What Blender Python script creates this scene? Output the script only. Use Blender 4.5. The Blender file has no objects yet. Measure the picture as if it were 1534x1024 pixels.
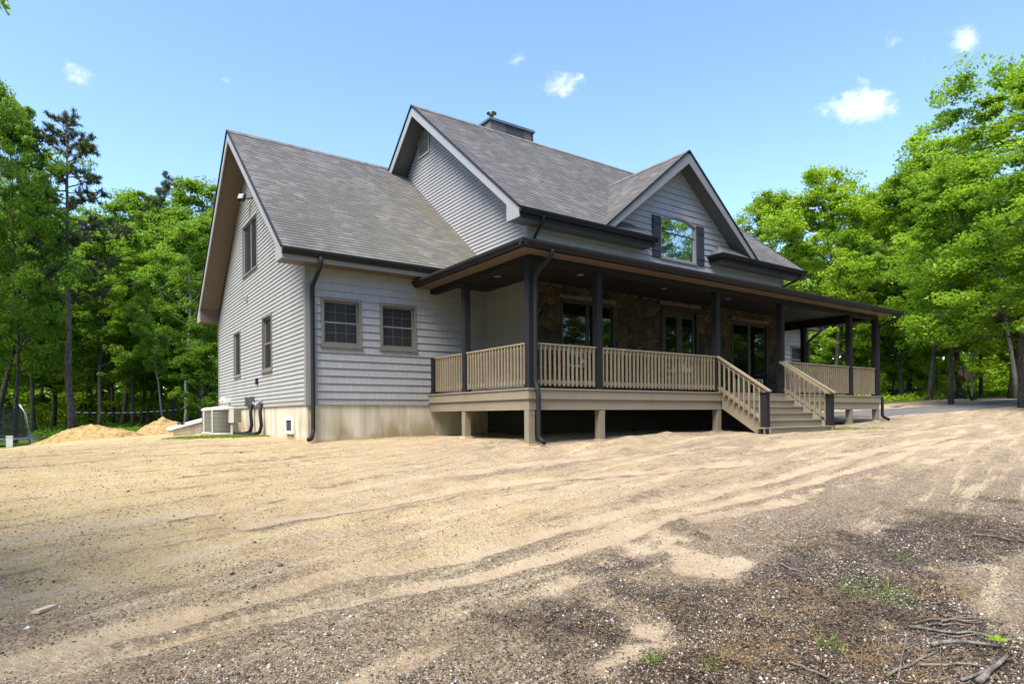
import bpy, math, random
import numpy as np
from mathutils import Vector, Matrix
random.seed(7); RNG = np.random.default_rng(7)
scn = bpy.context.scene
COL = scn.collection
R = math.radians
# ---------------------------------------------------------------- scene, camera, light
EYE = Vector((-7.449, -10.043, 1.6))
FOC, CX, HY = 929.0, 767.0, 621.0           # focal length, principal column and horizon row of the photograph (pixels)
YAW = math.atan2(1325, 929); ROLL = math.atan(0.0076)
FW = Vector((math.cos(YAW), math.sin(YAW), 0)); RT = Vector((math.sin(YAW), -math.cos(YAW), 0))
cd = bpy.data.cameras.new('camera'); cam = bpy.data.objects.new('camera', cd); COL.objects.link(cam)
cd.sensor_width = 36; cd.sensor_fit = 'HORIZONTAL'; cd.lens = FOC/1534*36
cd.shift_y = (HY-512)/1534; cd.clip_end = 3000; cd.clip_start = .05
m = Matrix((RT, Vector((0, 0, 1)), -FW)).transposed().to_4x4()
cam.matrix_world = Matrix.Translation(EYE) @ m @ Matrix.Rotation(-ROLL, 4, 'Z')
scn.camera = cam

SUN_EL, SUN_AZ = R(58), math.atan2(-.9, -.36)       # azimuth from +Y towards +X
sdir = Vector((math.sin(SUN_AZ)*math.cos(SUN_EL), math.cos(SUN_AZ)*math.cos(SUN_EL), math.sin(SUN_EL)))
sl = bpy.data.lights.new('sun', 'SUN'); so = bpy.data.objects.new('sun', sl); COL.objects.link(so)
sl.energy = 2.9; sl.angle = R(34); sl.color = (1, .95, .87)
so.rotation_euler = sdir.to_track_quat('Z', 'Y').to_euler(); so.location = (0, 0, 40)

scn.view_settings.view_transform = 'Standard'; scn.view_settings.look = 'None'
scn.view_settings.gamma = 1; scn.view_settings.exposure = 1.76
scn.cycles.max_bounces = 8; scn.cycles.transparent_max_bounces = 12
scn.cycles.use_denoising = True

# ---------------------------------------------------------------- node helpers
class NT:
    def __init__(s, tree): s.t = tree; s.t.nodes.clear()
    def n(s, typ, props=None, **ins):
        nd = s.t.nodes.new(typ)
        for k, v in (props or {}).items(): setattr(nd, k, v)
        for k, v in ins.items(): s.set(nd, k, v)
        return nd
    def set(s, nd, k, v):
        key = int(k[1:]) if k[0] == 'i' and k[1:].isdigit() else k.replace('_', ' ')
        sock = nd.inputs[key]
        if isinstance(v, bpy.types.NodeSocket): s.t.links.new(v, sock)
        elif isinstance(v, bpy.types.Node): s.t.links.new(v.outputs[0], sock)
        else:
            if sock.type == 'RGBA' and len(v) == 3: v = (*v, 1)
            sock.default_value = v
    def math(s, op, a, b=0.0, clamp=False):
        nd = s.n('ShaderNodeMath', {'operation': op, 'use_clamp': clamp}); s.set(nd, 'i0', a); s.set(nd, 'i1', b); return nd.outputs[0]
    def mix(s, f, a, b, blend='MIX'):
        nd = s.n('ShaderNodeMix', {'data_type': 'RGBA', 'blend_type': blend, 'clamp_factor': True})
        s.set(nd, 'i0', f); s.set(nd, 'i6', a); s.set(nd, 'i7', b); return nd.outputs[2]
    def ramp(s, f, stops, interp='LINEAR'):
        nd = s.n('ShaderNodeValToRGB'); s.set(nd, 'i0', f); cr = nd.color_ramp; cr.interpolation = interp
        while len(cr.elements) < len(stops): cr.elements.new(.5)
        for e, (p, c) in zip(cr.elements, stops): e.position = p; e.color = (*c, 1) if len(c) == 3 else c
        return nd.outputs[0]
    def step(s, f, lo, hi):
        nd = s.n('ShaderNodeMapRange', {'interpolation_type': 'SMOOTHSTEP'}); s.set(nd, 'i0', f); s.set(nd, 'i1', lo); s.set(nd, 'i2', hi); return nd.outputs[0]
    def noise(s, vec, scale, detail=4, rough=.55, out=0, dist=0):
        nd = s.n('ShaderNodeTexNoise', Scale=scale, Detail=detail, Roughness=rough, Distortion=dist); s.set(nd, 'Vector', vec); return nd.outputs[out]
    def mapv(s, vec, scale=(1, 1, 1), rot=(0, 0, 0), loc=(0, 0, 0)):
        nd = s.n('ShaderNodeMapping', Scale=scale, Rotation=rot, Location=loc); s.set(nd, 'Vector', vec); return nd.outputs[0]
    def sep(s, vec): nd = s.n('ShaderNodeSeparateXYZ'); s.set(nd, 'i0', vec); return nd.outputs
    def comb(s, x, y, z=0.0):
        nd = s.n('ShaderNodeCombineXYZ'); s.set(nd, 'i0', x); s.set(nd, 'i1', y); s.set(nd, 'i2', z); return nd.outputs[0]
    def geo(s): return s.n('ShaderNodeNewGeometry').outputs
    def uv(s): return s.n('ShaderNodeUVMap').outputs[0]
    def attr(s, name): return s.n('ShaderNodeAttribute', {'attribute_name': name}).outputs
    def bump(s, h, strength=.5, dist=.01): return s.n('ShaderNodeBump', Height=h, Strength=strength, Distance=dist).outputs[0]
    def bsdf(s, color, rough=.7, normal=None, spec=.3, **kw):
        b = s.n('ShaderNodeBsdfPrincipled', Roughness=rough)
        s.set(b, 'Base Color', color); b.inputs['Specular IOR Level'].default_value = spec
        for k, v in kw.items(): s.set(b, k.replace('_', ' '), v)
        if normal is not None: s.set(b, 'Normal', normal)
        return b.outputs[0]
    def out(s, sh): s.n('ShaderNodeOutputMaterial', Surface=sh)
def newmat(name):
    mt = bpy.data.materials.new(name); mt.use_nodes = True
    return mt, NT(mt.node_tree)

def plain(name, col, rough=.6, var=.18, scale=6, spec=.3, bump=.15, metal=0):
    """paint, metal or wood with uneven weathering"""
    mt, t = newmat(name); p = t.geo()[0]
    a = t.noise(p, scale, 5, .6); b = t.noise(t.mapv(p, (1, 1, .25)), scale*.35, 4, .6)
    f = t.math('ADD', t.math('MULTIPLY', a, .5), t.math('MULTIPLY', b, .5))
    c = t.ramp(f, [(.3, tuple(x*(1-var) for x in col)), (.7, tuple(min(1, x*(1+var)) for x in col))])
    r = t.math('ADD', t.math('MULTIPLY', a, .25), rough-.12)
    t.out(t.bsdf(c, r, t.bump(t.noise(p, scale*9, 3), bump, .003), spec, Metallic=metal)); return mt

# ---------------------------------------------------------------- mesh builder
class MB:
    def __init__(s): s.v = []; s.f = []; s.uv = []
    def poly(s, pts, uv=None):
        i = len(s.v); s.v += [tuple(p) for p in pts]; s.f.append(tuple(range(i, i+len(pts))))
        s.uv += (uv if uv is not None else [(0, 0)]*len(pts))
    def box(s, x0, x1, y0, y1, z0, z1): s.obox(((x0+x1)/2, (y0+y1)/2, (z0+z1)/2), (abs(x1-x0), 0, 0), (0, abs(y1-y0), 0), (0, 0, abs(z1-z0)))
    def obox(s, c, a, b, d):
        c, a, b, d = Vector(c), Vector(a)/2, Vector(b)/2, Vector(d)/2
        P = [c+sa*a+sb*b+sd*d for sa in (-1, 1) for sb in (-1, 1) for sd in (-1, 1)]
        la, lb, ld = a.length*2, b.length*2, d.length*2
        for q, (w, h) in (((0, 1, 3, 2), (ld, lb)), ((4, 6, 7, 5), (lb, ld)), ((0, 4, 5, 1), (la, ld)), ((2, 3, 7, 6), (ld, la)), ((0, 2, 6, 4), (lb, la)), ((1, 5, 7, 3), (la, lb))):
            s.poly([P[k] for k in q], [(0, 0), (w, 0), (w, h), (0, h)])
    def bar(s, p, q, w, h, up=(0, 0, 1)):
        p, q = Vector(p), Vector(q); d = q-p; sd = d.cross(Vector(up)).normalized(); u = sd.cross(d).normalized()
        s.obox((p+q)/2, d, sd*w, u*h)
    def prism(s, pts, ext):
        """closed outline (3-D points) pushed along ext"""
        ext = Vector(ext); P = [Vector(p) for p in pts]; Q = [p+ext for p in P]; n = len(P)
        uvs = [(p.x+p.y, p.z) for p in P]
        s.poly(P[::-1], uvs[::-1]); s.poly(Q, uvs)
        for k in range(n):
            l = (P[(k+1) % n]-P[k]).length; w = ext.length
            s.poly([P[k], P[(k+1) % n], Q[(k+1) % n], Q[k]], [(0, 0), (l, 0), (l, w), (0, w)])
    def tube(s, pts, rad, n=8, cap=True):
        pts = [Vector(p) for p in pts]; k = len(pts)
        rad = rad if hasattr(rad, '__len__') else [rad]*k
        rings = []; u = None; L = 0; Ls = []
        for i, p in enumerate(pts):
            if i: L += (p-pts[i-1]).length
            Ls.append(L)
            d = (pts[min(i+1, k-1)]-pts[max(i-1, 0)]).normalized()
            if u is None: u = d.orthogonal().normalized()
            u = (u-d*u.dot(d)).normalized(); w = d.cross(u)
            rings.append([p+(u*math.cos(a)+w*math.sin(a))*rad[i] for a in (2*math.pi*j/n for j in range(n))])
        b = len(s.v)
        for r in rings: s.v += [tuple(x) for x in r]
        for i in range(k-1):
            for j in range(n):
                s.f.append((b+i*n+j, b+i*n+(j+1) % n, b+(i+1)*n+(j+1) % n, b+(i+1)*n+j))
                s.uv += [(j/n, Ls[i]), ((j+1)/n, Ls[i]), ((j+1)/n, Ls[i+1]), (j/n, Ls[i+1])]
        if cap:
            s.f.append(tuple(b+j for j in range(n))[::-1]); s.uv += [(0, 0)]*n
            s.f.append(tuple(b+(k-1)*n+j for j in range(n))); s.uv += [(0, 0)]*n
    def lathe(s, prof, c, n=20):
        c = Vector(c); b = len(s.v); k = len(prof)
        for r, z in prof: s.v += [(c.x+r*math.cos(2*math.pi*j/n), c.y+r*math.sin(2*math.pi*j/n), c.z+z) for j in range(n)]
        for i in range(k-1):
            for j in range(n):
                s.f.append((b+i*n+j, b+i*n+(j+1) % n, b+(i+1)*n+(j+1) % n, b+(i+1)*n+j)); s.uv += [(j/n*3, prof[i][1]), ((j+1)/n*3, prof[i][1]), ((j+1)/n*3, prof[i+1][1]), (j/n*3, prof[i+1][1])]
    def mesh(s, name, mat, smooth=False):
        me = bpy.data.meshes.new(name); me.from_pydata(s.v, [], s.f)
        l = me.uv_layers.new(name='UVMap'); l.data.foreach_set('uv', np.array(s.uv, 'f').ravel())
        if mat: me.materials.append(mat)
        if smooth: me.polygons.foreach_set('use_smooth', [True]*len(me.polygons))
        me.update(); return me
    def build(s, name, mat, parent=None, smooth=False, label=None):
        return link(name, s.mesh(name, mat, smooth), parent, label)

def wloc(o):
    v = Vector(o.location); p = o.parent
    while p: v = v+Vector(p.location); p = p.parent
    return v
def link(name, me, parent=None, label=None):
    """links a mesh made in world coordinates; under a parent it is shifted into the parent's frame"""
    o = bpy.data.objects.new(name, me); COL.objects.link(o)
    if parent is not None:
        o.parent = parent; o.location = -wloc(parent)
    if label: o['label'] = label
    return o
def tag(o, label=None, cat=None, group=None, kind=None):
    for k, v in (('label', label), ('category', cat), ('group', group), ('kind', kind)):
        if v: o[k] = v
    return o
def empty(name, loc, label=None, cat=None, group=None):
    o = bpy.data.objects.new(name, None); COL.objects.link(o); o.location = loc; o.empty_display_size = .3
    return tag(o, label, cat, group)
def rest(o, z=0):
    """gives a one-mesh thing an origin at its base"""
    me = o.data; n = len(me.vertices); a = np.empty(n*3, 'f'); me.vertices.foreach_get('co', a); a = a.reshape(-1, 3)
    c = np.array([(a[:, 0].min()+a[:, 0].max())/2, (a[:, 1].min()+a[:, 1].max())/2, a[:, 2].min()], 'f')
    me.vertices.foreach_set('co', (a-c).ravel()); me.update(); o.location = c; return o

# ---- clipping in a plane: lapped siding and shingles with real courses
def clip(poly, nx, ny, d):
    """keeps nx*u+ny*v<=d"""
    out = []
    for i in range(len(poly)):
        a, b = poly[i], poly[(i+1) % len(poly)]
        da, db = nx*a[0]+ny*a[1]-d, nx*b[0]+ny*b[1]-d
        if da <= 0: out.append(a)
        if (da < 0 < db) or (db < 0 < da):
            k = da/(da-db); out.append((a[0]+k*(b[0]-a[0]), a[1]+k*(b[1]-a[1])))
    return out
class Opening:
    def __init__(s, u0, u1, v0, v1, arch=0): s.u0, s.u1, s.v0, s.v1, s.arch = u0, u1, v0, v1, arch   # arch = rise of a segmental head above v1
    def top(s): return s.v1+s.arch
    def breaks(s):
        b = [s.v0, s.v1]
        if s.arch: b += [s.v1+s.arch*k/10 for k in range(1, 11)]
        return b
    def span(s, v):
        if v <= s.v0 or v >= s.top(): return None
        if v <= s.v1 or not s.arch: return s.u0, s.u1
        w = (s.u1-s.u0)/2; r = (w*w+s.arch**2)/(2*s.arch); h = v-(s.v1+s.arch-r)
        x = math.sqrt(max(0, r*r-h*h)); c = (s.u0+s.u1)/2; return c-x, c+x
def lap(mb, poly, O, U, V, N, course, lip, openings=(), v0=0.0, under=True):
    O, U, V, N = Vector(O), Vector(U), Vector(V), Vector(N)
    vmin, vmax = min(p[1] for p in poly), max(p[1] for p in poly)
    k = math.floor((vmin-v0)/course)
    P = lambda u, v, n: O+U*u+V*v+N*n
    while v0+k*course < vmax-1e-6:
        a, b = v0+k*course, v0+(k+1)*course; k += 1
        cuts = sorted({a, b, *[x for o in openings for x in o.breaks() if a < x < b]})
        for lo, hi in zip(cuts, cuts[1:]):
            pc = clip(clip(poly, 0, -1, -lo), 0, 1, hi)
            if len(pc) < 3: continue
            pieces = [pc]
            for o in openings:
                sp = o.span((lo+hi)/2)
                if sp: pieces = [q for pp in pieces for q in (clip(pp, 1, 0, sp[0]), clip(pp, -1, 0, -sp[1])) if len(q) >= 3]
            for pp in pieces:
                mb.poly([P(u, v, lip*(1-(v-a)/course)) for u, v in pp], [(u, v) for u, v in pp])
                if under and lo == a:
                    bot = [q for q in pp if abs(q[1]-a) < 1e-6]
                    if len(bot) >= 2:
                        ua, ub = min(q[0] for q in bot), max(q[0] for q in bot)
                        if ub-ua > 1e-4: mb.poly([P(ua, a, 0), P(ub, a, 0), P(ub, a, lip), P(ua, a, lip)], [(ua, a)]*4)
X, Y, Z = Vector((1, 0, 0)), Vector((0, 1, 0)), Vector((0, 0, 1))
# ---------------------------------------------------------------- terrain
CP = np.array([(-7.45,-10.04,0.0),(-14,-20,-.15),(-20,-12,.0),(6,-18,.0),(20,-16,.5),(-5.3,-7.0,.03),(-9.5,-7,.02),(0,-9.5,.05),(6,-8,.35),(14,-7,.85),(24,-6,1.35),
(-3,-5,.36),(-6,-4.5,.3),(-10,-3,.3),(-15,-4,.25),(2,-4.5,.55),(-2,-2,.72),(0,0,.955),(-2,1,.9),(2,0,1.03),(6.1,0,1.13),(6.1,-1.5,1.08),(9,-1.5,1.14),(13,-1.5,1.18),(13,0,1.2),(14.8,0,1.27),
(-3.1,4.4,.985),(-4,9,1.03),(-4,12,1.02),(-5,15,1.0),(0.1,2.6,1.06),(7,3,1.12),(13,4,1.2),
(-7,3,.9),(-9,6,.86),(-12,4,.82),(-15,2,.72),(-8,11,.85),(-12,9,.62),(-16,7,.5),(-20,3,.4),(-13,15,.35),(-20,12,.3),(-28,4,.3),(-20,24,.45),(-8,28,.5),(-30,20,.4),(-20,45,.6),(0,40,.9),(-50,30,.6),
(17,-1,1.33),(20,2,1.5),(24,0,1.66),(20,-4,1.3),(28,4,1.98),(22,8,1.75),(34,2,2.2),(30,12,2.3),(40,10,2.6),(25,20,2.1),(50,25,3.2),(45,-10,2.3),(60,0,3.1),(30,45,2.2),(70,40,3.8),(60,-40,2.2),(0,-60,-.3),(-60,-30,.1),(-60,60,.8),(0,90,1.5),(90,90,4)], float)
def _k(r2): return .5*r2*np.log(r2+1e-9)
_n = len(CP); _d = ((CP[:, None, :2]-CP[None, :, :2])**2).sum(-1)
_A = np.zeros((_n+3, _n+3)); _A[:_n, :_n] = _k(_d)+np.eye(_n)*.6; _A[:_n, _n] = 1; _A[:_n, _n+1:] = CP[:, :2]; _A[_n, :_n] = 1; _A[_n+1:, :_n] = CP[:, :2].T
_W = np.linalg.solve(_A, np.r_[CP[:, 2], 0, 0, 0])
def gbase(x, y):
    x = np.asarray(x, float); sh = x.shape; x = x.ravel(); y = np.asarray(y, float).ravel(); out = np.empty(len(x))
    for i in range(0, len(x), 20000):
        a, b = np.clip(x[i:i+20000], -90, 120), np.clip(y[i:i+20000], -90, 120)
        out[i:i+20000] = _k((a[:, None]-CP[None, :, 0])**2+(b[:, None]-CP[None, :, 1])**2)@_W[:_n]+_W[_n]+_W[_n+1]*a+_W[_n+2]*b
    return out.reshape(sh)
_perm = RNG.random((256, 256))
def vnoise(x, y):
    xi, yi = np.floor(x).astype(int), np.floor(y).astype(int); fx, fy = x-xi, y-yi
    fx = fx*fx*(3-2*fx); fy = fy*fy*(3-2*fy); g = lambda a, b: _perm[a & 255, b & 255]
    return (g(xi, yi)*(1-fx)+g(xi+1, yi)*fx)*(1-fy)+(g(xi, yi+1)*(1-fx)+g(xi+1, yi+1)*fx)*fy
def fbm(x, y, s, octv=4):
    o = 0; a = 1; tot = 0
    for k in range(octv): o = o+a*vnoise(x*s+k*17.3, y*s+k*9.1); tot += a; a *= .55; s *= 2.1
    return o/tot
def sstep(a, b, x): t = np.clip((x-a)/(b-a), 0, 1); return t*t*(3-2*t)
def dline(x, y, pts):
    d = np.full(x.shape, 1e9)
    for (ax, ay), (bx, by) in zip(pts, pts[1:]):
        vx, vy = bx-ax, by-ay; t = np.clip(((x-ax)*vx+(y-ay)*vy)/(vx*vx+vy*vy), 0, 1)
        d = np.minimum(d, np.hypot(x-ax-t*vx, y-ay-t*vy))
    return d
def inpoly(x, y, pts):
    c = np.zeros(x.shape, bool)
    for (ax, ay), (bx, by) in zip(pts, pts[1:]+pts[:1]):
        if ay == by: continue
        c ^= ((ay > y) != (by > y)) & (x < (bx-ax)*(y-ay)/(by-ay)+ax)
    return c
def mask(x, y, pts, soft):
    d = dline(x, y, pts+pts[:1]); s = np.where(inpoly(x, y, pts), d, -d); return sstep(-soft, soft, s)
MUD = [(-9.5, -7.6), (-7.2, -6.0), (-6.42, -6.15), (-5.83, -6.05), (-5.01, -5.9), (-4.2, -6.2), (-3.2, -6.35), (-2.73, -6.5), (-2.07, -6.6), (-1.13, -6.1), (0.56, -6.1), (1.88, -6.4), (6, -6.6), (9, -7.5), (3, -8.2), (-.9, -8.0), (-1.9, -8.35), (-3.4, -8.75), (-5, -10.5), (-9.5, -11)]
MUDR = [(-4.9, -6.1), (-3.6, -6.2), (-3.3, -6.6), (-1.6, -6.8), (-.2, -6.9), (1.5, -7.2), (.5, -7.9), (-1.3, -8.05), (-2.4, -8.6), (-3.6, -9), (-5.2, -8.2)]
MUD2 = [(-2.27, -5.5), (-1.17, -5.55), (-2.2, -6.25), (-3.5, -6.3), (-3.9, -6.2), (-3.8, -5.7), (-2.9, -5.45)]
SANDR = [(-1.27, -8.0), (2, -8.2), (4, -9.5), (-2.2, -10.5), (-2.85, -8.9)]
STREAM = [(-1.9, -4.9), (-2.1, -5.5), (-2.45, -6.3), (-2.9, -6.75), (-3.6, -6.7), (-4.05, -6.75), (-4.15, -7.1), (-4.6, -7.25), (-5.2, -7.45)]
SAND1 = [(-2.6, -4.7), (-1.9, -5.3), (-2.2, -6.2), (-2.1, -6.75), (-2.75, -6.75), (-3.1, -6.4), (-2.9, -5.6)]
SAND2 = [(-3.7, -6.5), (-4.0, -7.0), (-4.2, -7.3), (-4.95, -7.4), (-5.0, -7.2), (-4.4, -7.0), (-4.2, -6.7)]
STREAM2 = [(-2.3, -6.55), (-2.05, -6.75), (-1.2, -5.9), (.5, -5.4)]
TR = [([(-9.5, -5.6), (-7.05, -5.13), (-5.8, -4.91), (-4.47, -5.0), (-3.24, -4.81), (-1.42, -4.7), (3.44, -4.1), (11.03, -3.6)], .2, 1.0),
      ([(-10, -5.7), (-7.84, -5.45), (-6.05, -5.42), (-4.78, -5.56), (-3.61, -5.47), (-0.6, -5.0), (5.73, -4.5), (12, -3.4)], .16, .45),
      ([(-11, -4.3), (-7.94, -3.96), (-6.54, -3.78), (-4.53, -3.72), (-1.27, -3.3), (4.11, -2.7), (11, -2.2)], .22, .55),
      ([(-11, -2.6), (-8, -2.2), (-5, -2.0), (-1.5, -1.7), (4, -2.1), (9, -3.0), (16, -2.4)], .25, .4),
      ([(-7, -7.0), (-5.3, -6.3), (-3.79, -5.95), (-1.43, -5.4), (3.86, -5.2), (10, -4.6)], .2, .5),
      ([(-6, -3.0), (-2, -2.7), (3, -3.4), (8, -4.4), (14, -4.4)], .22, .5)]
DRIVE = [(13.2, 6.2), (16.5, 5.6), (20, 4.9), (24, 3.3), (28.5, 2.3), (37.25, 1.7), (60, 4), (60, -1.5), (37, -.6), (29, -.3), (24.5, .25), (20.5, .95), (17.5, 1.9), (15.6, 3.0), (13.2, 3.4)]
def ground_masks(x, y):
    w = (fbm(x, y, 1.3, 6)-.5)*1.6; w2 = (fbm(x+40, y+11, 1.1, 6)-.5)*1.6
    xw, yw = x+w, y+w2
    mud = np.maximum(mask(xw, yw, MUD, .7)*(.6+.4*sstep(-6.2, -7.2, y))*(.35+.65*sstep(-6.3, -3.9, x))*(.38+.62*sstep(.36, .56, fbm(x+7, y+2, 1.1, 5))), mask(xw, yw, MUD2, .35)*.75)
    mud *= 1-.95*mask(xw, yw, SANDR, .22)
    stream = np.maximum(mask(x+w*.45, y+w2*.45, SAND1, .22), mask(x+w*.3, y+w2*.3, SAND2, .16))*(.35+.65*sstep(.3, .6, fbm(x+3, y, 3.1)))
    mud = np.maximum(mud, mask(xw, yw, MUDR, .5)*(.6+.4*sstep(.36, .5, fbm(x+17, y+2, 1.6, 5)))); mud *= 1-.95*mask(xw, yw, SANDR, .22); mud *= 1-stream
    sand = stream.copy()
    rut = np.zeros(x.shape)
    for pts, wd, a in TR:
        d = dline(x+w*.12, y+w2*.12, pts)
        sand = np.maximum(sand, (a*.6+.55)*sstep(wd, wd*.5, d)*(.25+.75*sstep(.3, .6, fbm(x*.4, y*2, 1.6))))
        rut = np.maximum(rut, a*sstep(wd, wd*.3, d))
    sand *= 1-mud*.45
    crisp = np.zeros(x.shape); under = np.zeros(x.shape)
    for pts, wd in ((TR[0][0], .10), (TR[1][0], .075), (TR[5][0], .09)):
        dd = dline(x+w*.05, y+w2*.05, pts); crisp = np.maximum(crisp, sstep(wd+.05, wd-.03, dd)*sstep(.25, .42, fbm(x*.6+wd*90, y, .9)))
        under = np.maximum(under, sstep(.13, .04, dline(x+w*.08, y+w2*.08+wd+.11, pts))*sstep(.42, .55, fbm(x*.5+3, y*2, 1.3)))
    sand = np.maximum(sand, crisp)
    forest = sstep(-1.2, 1.2, np.maximum(np.maximum(-13.5-x-.35*(y-4)+w*1.5, y-17.5-.15*x+w2), np.where(x > 14, np.maximum(y-5.8-(x-24)*-.05, -99), -99))) 
    south = sstep(-1.5, 1.5, -19-y+w) ; forest = np.maximum(forest, south); forest = np.maximum(forest, sstep(-1, 1, x-32+w)*sstep(-6, -9, y))
    gravel = np.clip(sstep(-3.6, -6.2, y+.10*x+w)*.78+.5*sstep(2.4, .3, np.abs(y+1.9-.15*x))*sstep(-8, -3.5, x)*sstep(12, 3, x)*sstep(.3, .6, fbm(x+21, y*1.6, .7, 5))+.05, 0, 1)
    gravel = np.clip(gravel*(1-crisp)+under*.6, 0, 1)
    ground_masks.gravel = gravel
    tu = np.zeros(x.shape); tm = np.zeros(x.shape)
    for pts, wd, a in (TR[0], TR[4], TR[2]):
        for off in (0, -1.55):
            pp = [(p_[0]+off*.2, p_[1]+off) for p_ in pts]; d = dline(x, y, pp); k = d < .2
            al = x*.985+y*.17
            tu = np.where(k, al+d*.45, tu); tm = np.maximum(tm, sstep(.15, .10, d)*sstep(.42, .6, fbm(x+off, y, .55)))
    ground_masks.tread = tm; ground_masks.tu = tu
    return mud, sand, forest, rut, stream
def ground_z(x, y, fine=True):
    x = np.asarray(x, float); y = np.asarray(y, float); z = gbase(x, y)
    if not fine: return z
    mud, sand, forest, rut, stream = ground_masks(x, y)
    c, s = math.cos(.2), math.sin(.2); u, v = x*c+y*s, -x*s+y*c
    near = sstep(45, 18, np.hypot(x-EYE.x, y-EYE.y))
    z = z+.22*np.exp(-((y+.75+.15*np.sin(x*1.7))/.4)**2)*sstep(-3, -1.6, x)*sstep(5, 3, x)*fbm(x, y, 1.5)
    z = z-.05*rut*near-.02*stream+near*(.10*(fbm(u*.22, v*1.5, 1.0)-.5)+.07*(fbm(x, y, .9)-.5)+.028*(fbm(x, y, 5)-.5)+mud*(.10*(fbm(x+5, y, 4.5, 5)-.5)))
    return z
def gz1(x, y): return float(ground_z(np.array([x]), np.array([y]))[0])
def at(px, depth, dz=None):
    """ground point under a column of the photograph at a distance along the view axis"""
    p = EYE+FW*depth+RT*((px-CX)/FOC*depth); return Vector((p.x, p.y, gz1(p.x, p.y)))

def axis(lo, hi, zones, coarse):
    """1-D spacing: zones = [(a, b, step)], elsewhere growing steps"""
    xs = []
    x = lo
    while x < hi:
        st = coarse
        for a, b, s in zones:
            if a <= x < b: st = min(st, s)
            else: st = min(st, s+.16*min(abs(x-a), abs(x-b)))
        xs.append(x); x += st
    xs.append(hi); return np.array(xs)
gx = axis(-420, 460, [(-11, 6, .075), (6, 18, .16)], 40.0); gy = axis(-420, 460, [(-9.2, -2.5, .06), (-2.5, 1, .09), (1, 16, .3)], 40.0)
GX, GY = np.meshgrid(gx, gy); GZ = ground_z(GX, GY)
def grid_mesh(name, X_, Y_, Z_, mat):
    h, w = X_.shape; me = bpy.data.meshes.new(name)
    me.vertices.add(h*w); me.vertices.foreach_set('co', np.stack([X_, Y_, Z_], -1).astype('f').ravel())
    i = (np.arange(h-1)[:, None]*w+np.arange(w-1)[None]).ravel(); q = np.stack([i, i+1, i+w+1, i+w], -1)
    n = len(q); me.loops.add(n*4); me.loops.foreach_set('vertex_index', q.ravel().astype('i'))
    me.polygons.add(n); me.polygons.foreach_set('loop_start', np.arange(n, dtype='i')*4)
    me.polygons.foreach_set('use_smooth', np.ones(n, bool)); me.materials.append(mat); me.update(calc_edges=True); return me
def put_attr(me, name, arr):
    a = me.attributes.new(name, 'FLOAT', 'POINT'); a.data.foreach_set('value', np.asarray(arr, 'f').ravel())

mt, t = newmat('sandy_soil'); P = t.geo()[0]
mud, sand, forest = t.attr('mud')[2], t.attr('sand')[2], t.attr('forest')[2]
big = t.noise(P, .35, 5, .6); med = t.noise(P, 2.2, 6, .65); fine = t.noise(P, 14, 6, .7); grain = t.noise(P, 90, 3, .7)
TQ = t.mapv(P, (1, 1, 1), (0, 0, -.22))
streak = t.noise(t.mapv(TQ, (.22, 2.4, 1)), 1.5, 7, .68); streak2 = t.noise(t.mapv(TQ, (.12, .9, 1), (0, 0, 0), (5, 3, 0)), 1.2, 6, .6)
grav = t.attr('gravel')[2]
px = t.sep(P)
yellow = t.step(t.math('ADD', t.math('MULTIPLY', px[0], -.09), t.math('MULTIPLY', big, .9)), .15, 1.25)
base = t.mix(yellow, t.ramp(med, [(.3, (.29, .215, .132)), (.7, (.40, .31, .20))]), t.ramp(med, [(.3, (.43, .31, .15)), (.72, (.565, .43, .225))]))
gv = t.math('ADD', grav, t.math('MULTIPLY', t.math('SUBTRACT', streak2, .5), 1.6))
base = t.mix(t.math('MULTIPLY', t.step(gv, .3, .8), .85), base, t.ramp(fine, [(.32, (.11, .080, .052)), (.5, (.21, .155, .10)), (.68, (.32, .245, .165))]))
base = t.mix(t.math('MULTIPLY', t.math('MULTIPLY', t.step(streak, .50, .64), t.step(t.noise(P, 5, 6, .7), .40, .58)), .8), base, (.15, .11, .07))
base = t.mix(t.math('MULTIPLY', t.step(streak, .46, .36), .7), base, (.54, .42, .26))
dent = t.noise(t.mapv(TQ, (.55, 2.2, 1), (0, 0, 0), (2, 9, 0)), 2.0, 7, .72)
base = t.mix(t.math('MULTIPLY', t.step(dent, .62, .68), t.math('MULTIPLY', t.step(fine, .36, .5), .75)), base, (.12, .085, .045))
sp = t.noise(P, 42, 4, .75)
base = t.mix(t.math('MULTIPLY', t.step(sp, .53, .61), t.math('ADD', .5, t.math('MULTIPLY', gv, .4), True)), base, (.06, .045, .032))
base = t.mix(t.math('MULTIPLY', t.step(sp, .45, .37), t.math('ADD', .4, t.math('MULTIPLY', gv, .3), True)), base, (.50, .42, .30))
sv = t.math('ADD', sand, t.math('ADD', t.math('MULTIPLY', t.math('SUBTRACT', fine, .5), .9), t.math('MULTIPLY', t.math('SUBTRACT', med, .5), .9)))
base = t.mix(t.math('MULTIPLY', t.step(sv, .35, .8), .9), base, t.ramp(med, [(.3, (.39, .285, .175)), (.7, (.51, .40, .26))]))
mv = t.math('ADD', mud, t.math('ADD', t.math('MULTIPLY', t.math('SUBTRACT', med, .5), 1.5), t.math('MULTIPLY', t.math('SUBTRACT', fine, .5), 1.2)))
mudc = t.ramp(t.noise(P, 9, 7, .8), [(.32, (.014, .013, .012)), (.46, (.038, .033, .029)), (.55, (.085, .070, .055)), (.64, (.17, .135, .10)), (.76, (.33, .28, .22))])
base = t.mix(t.math('MULTIPLY', t.step(mv, .35, .85), .94), base, mudc)
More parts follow.
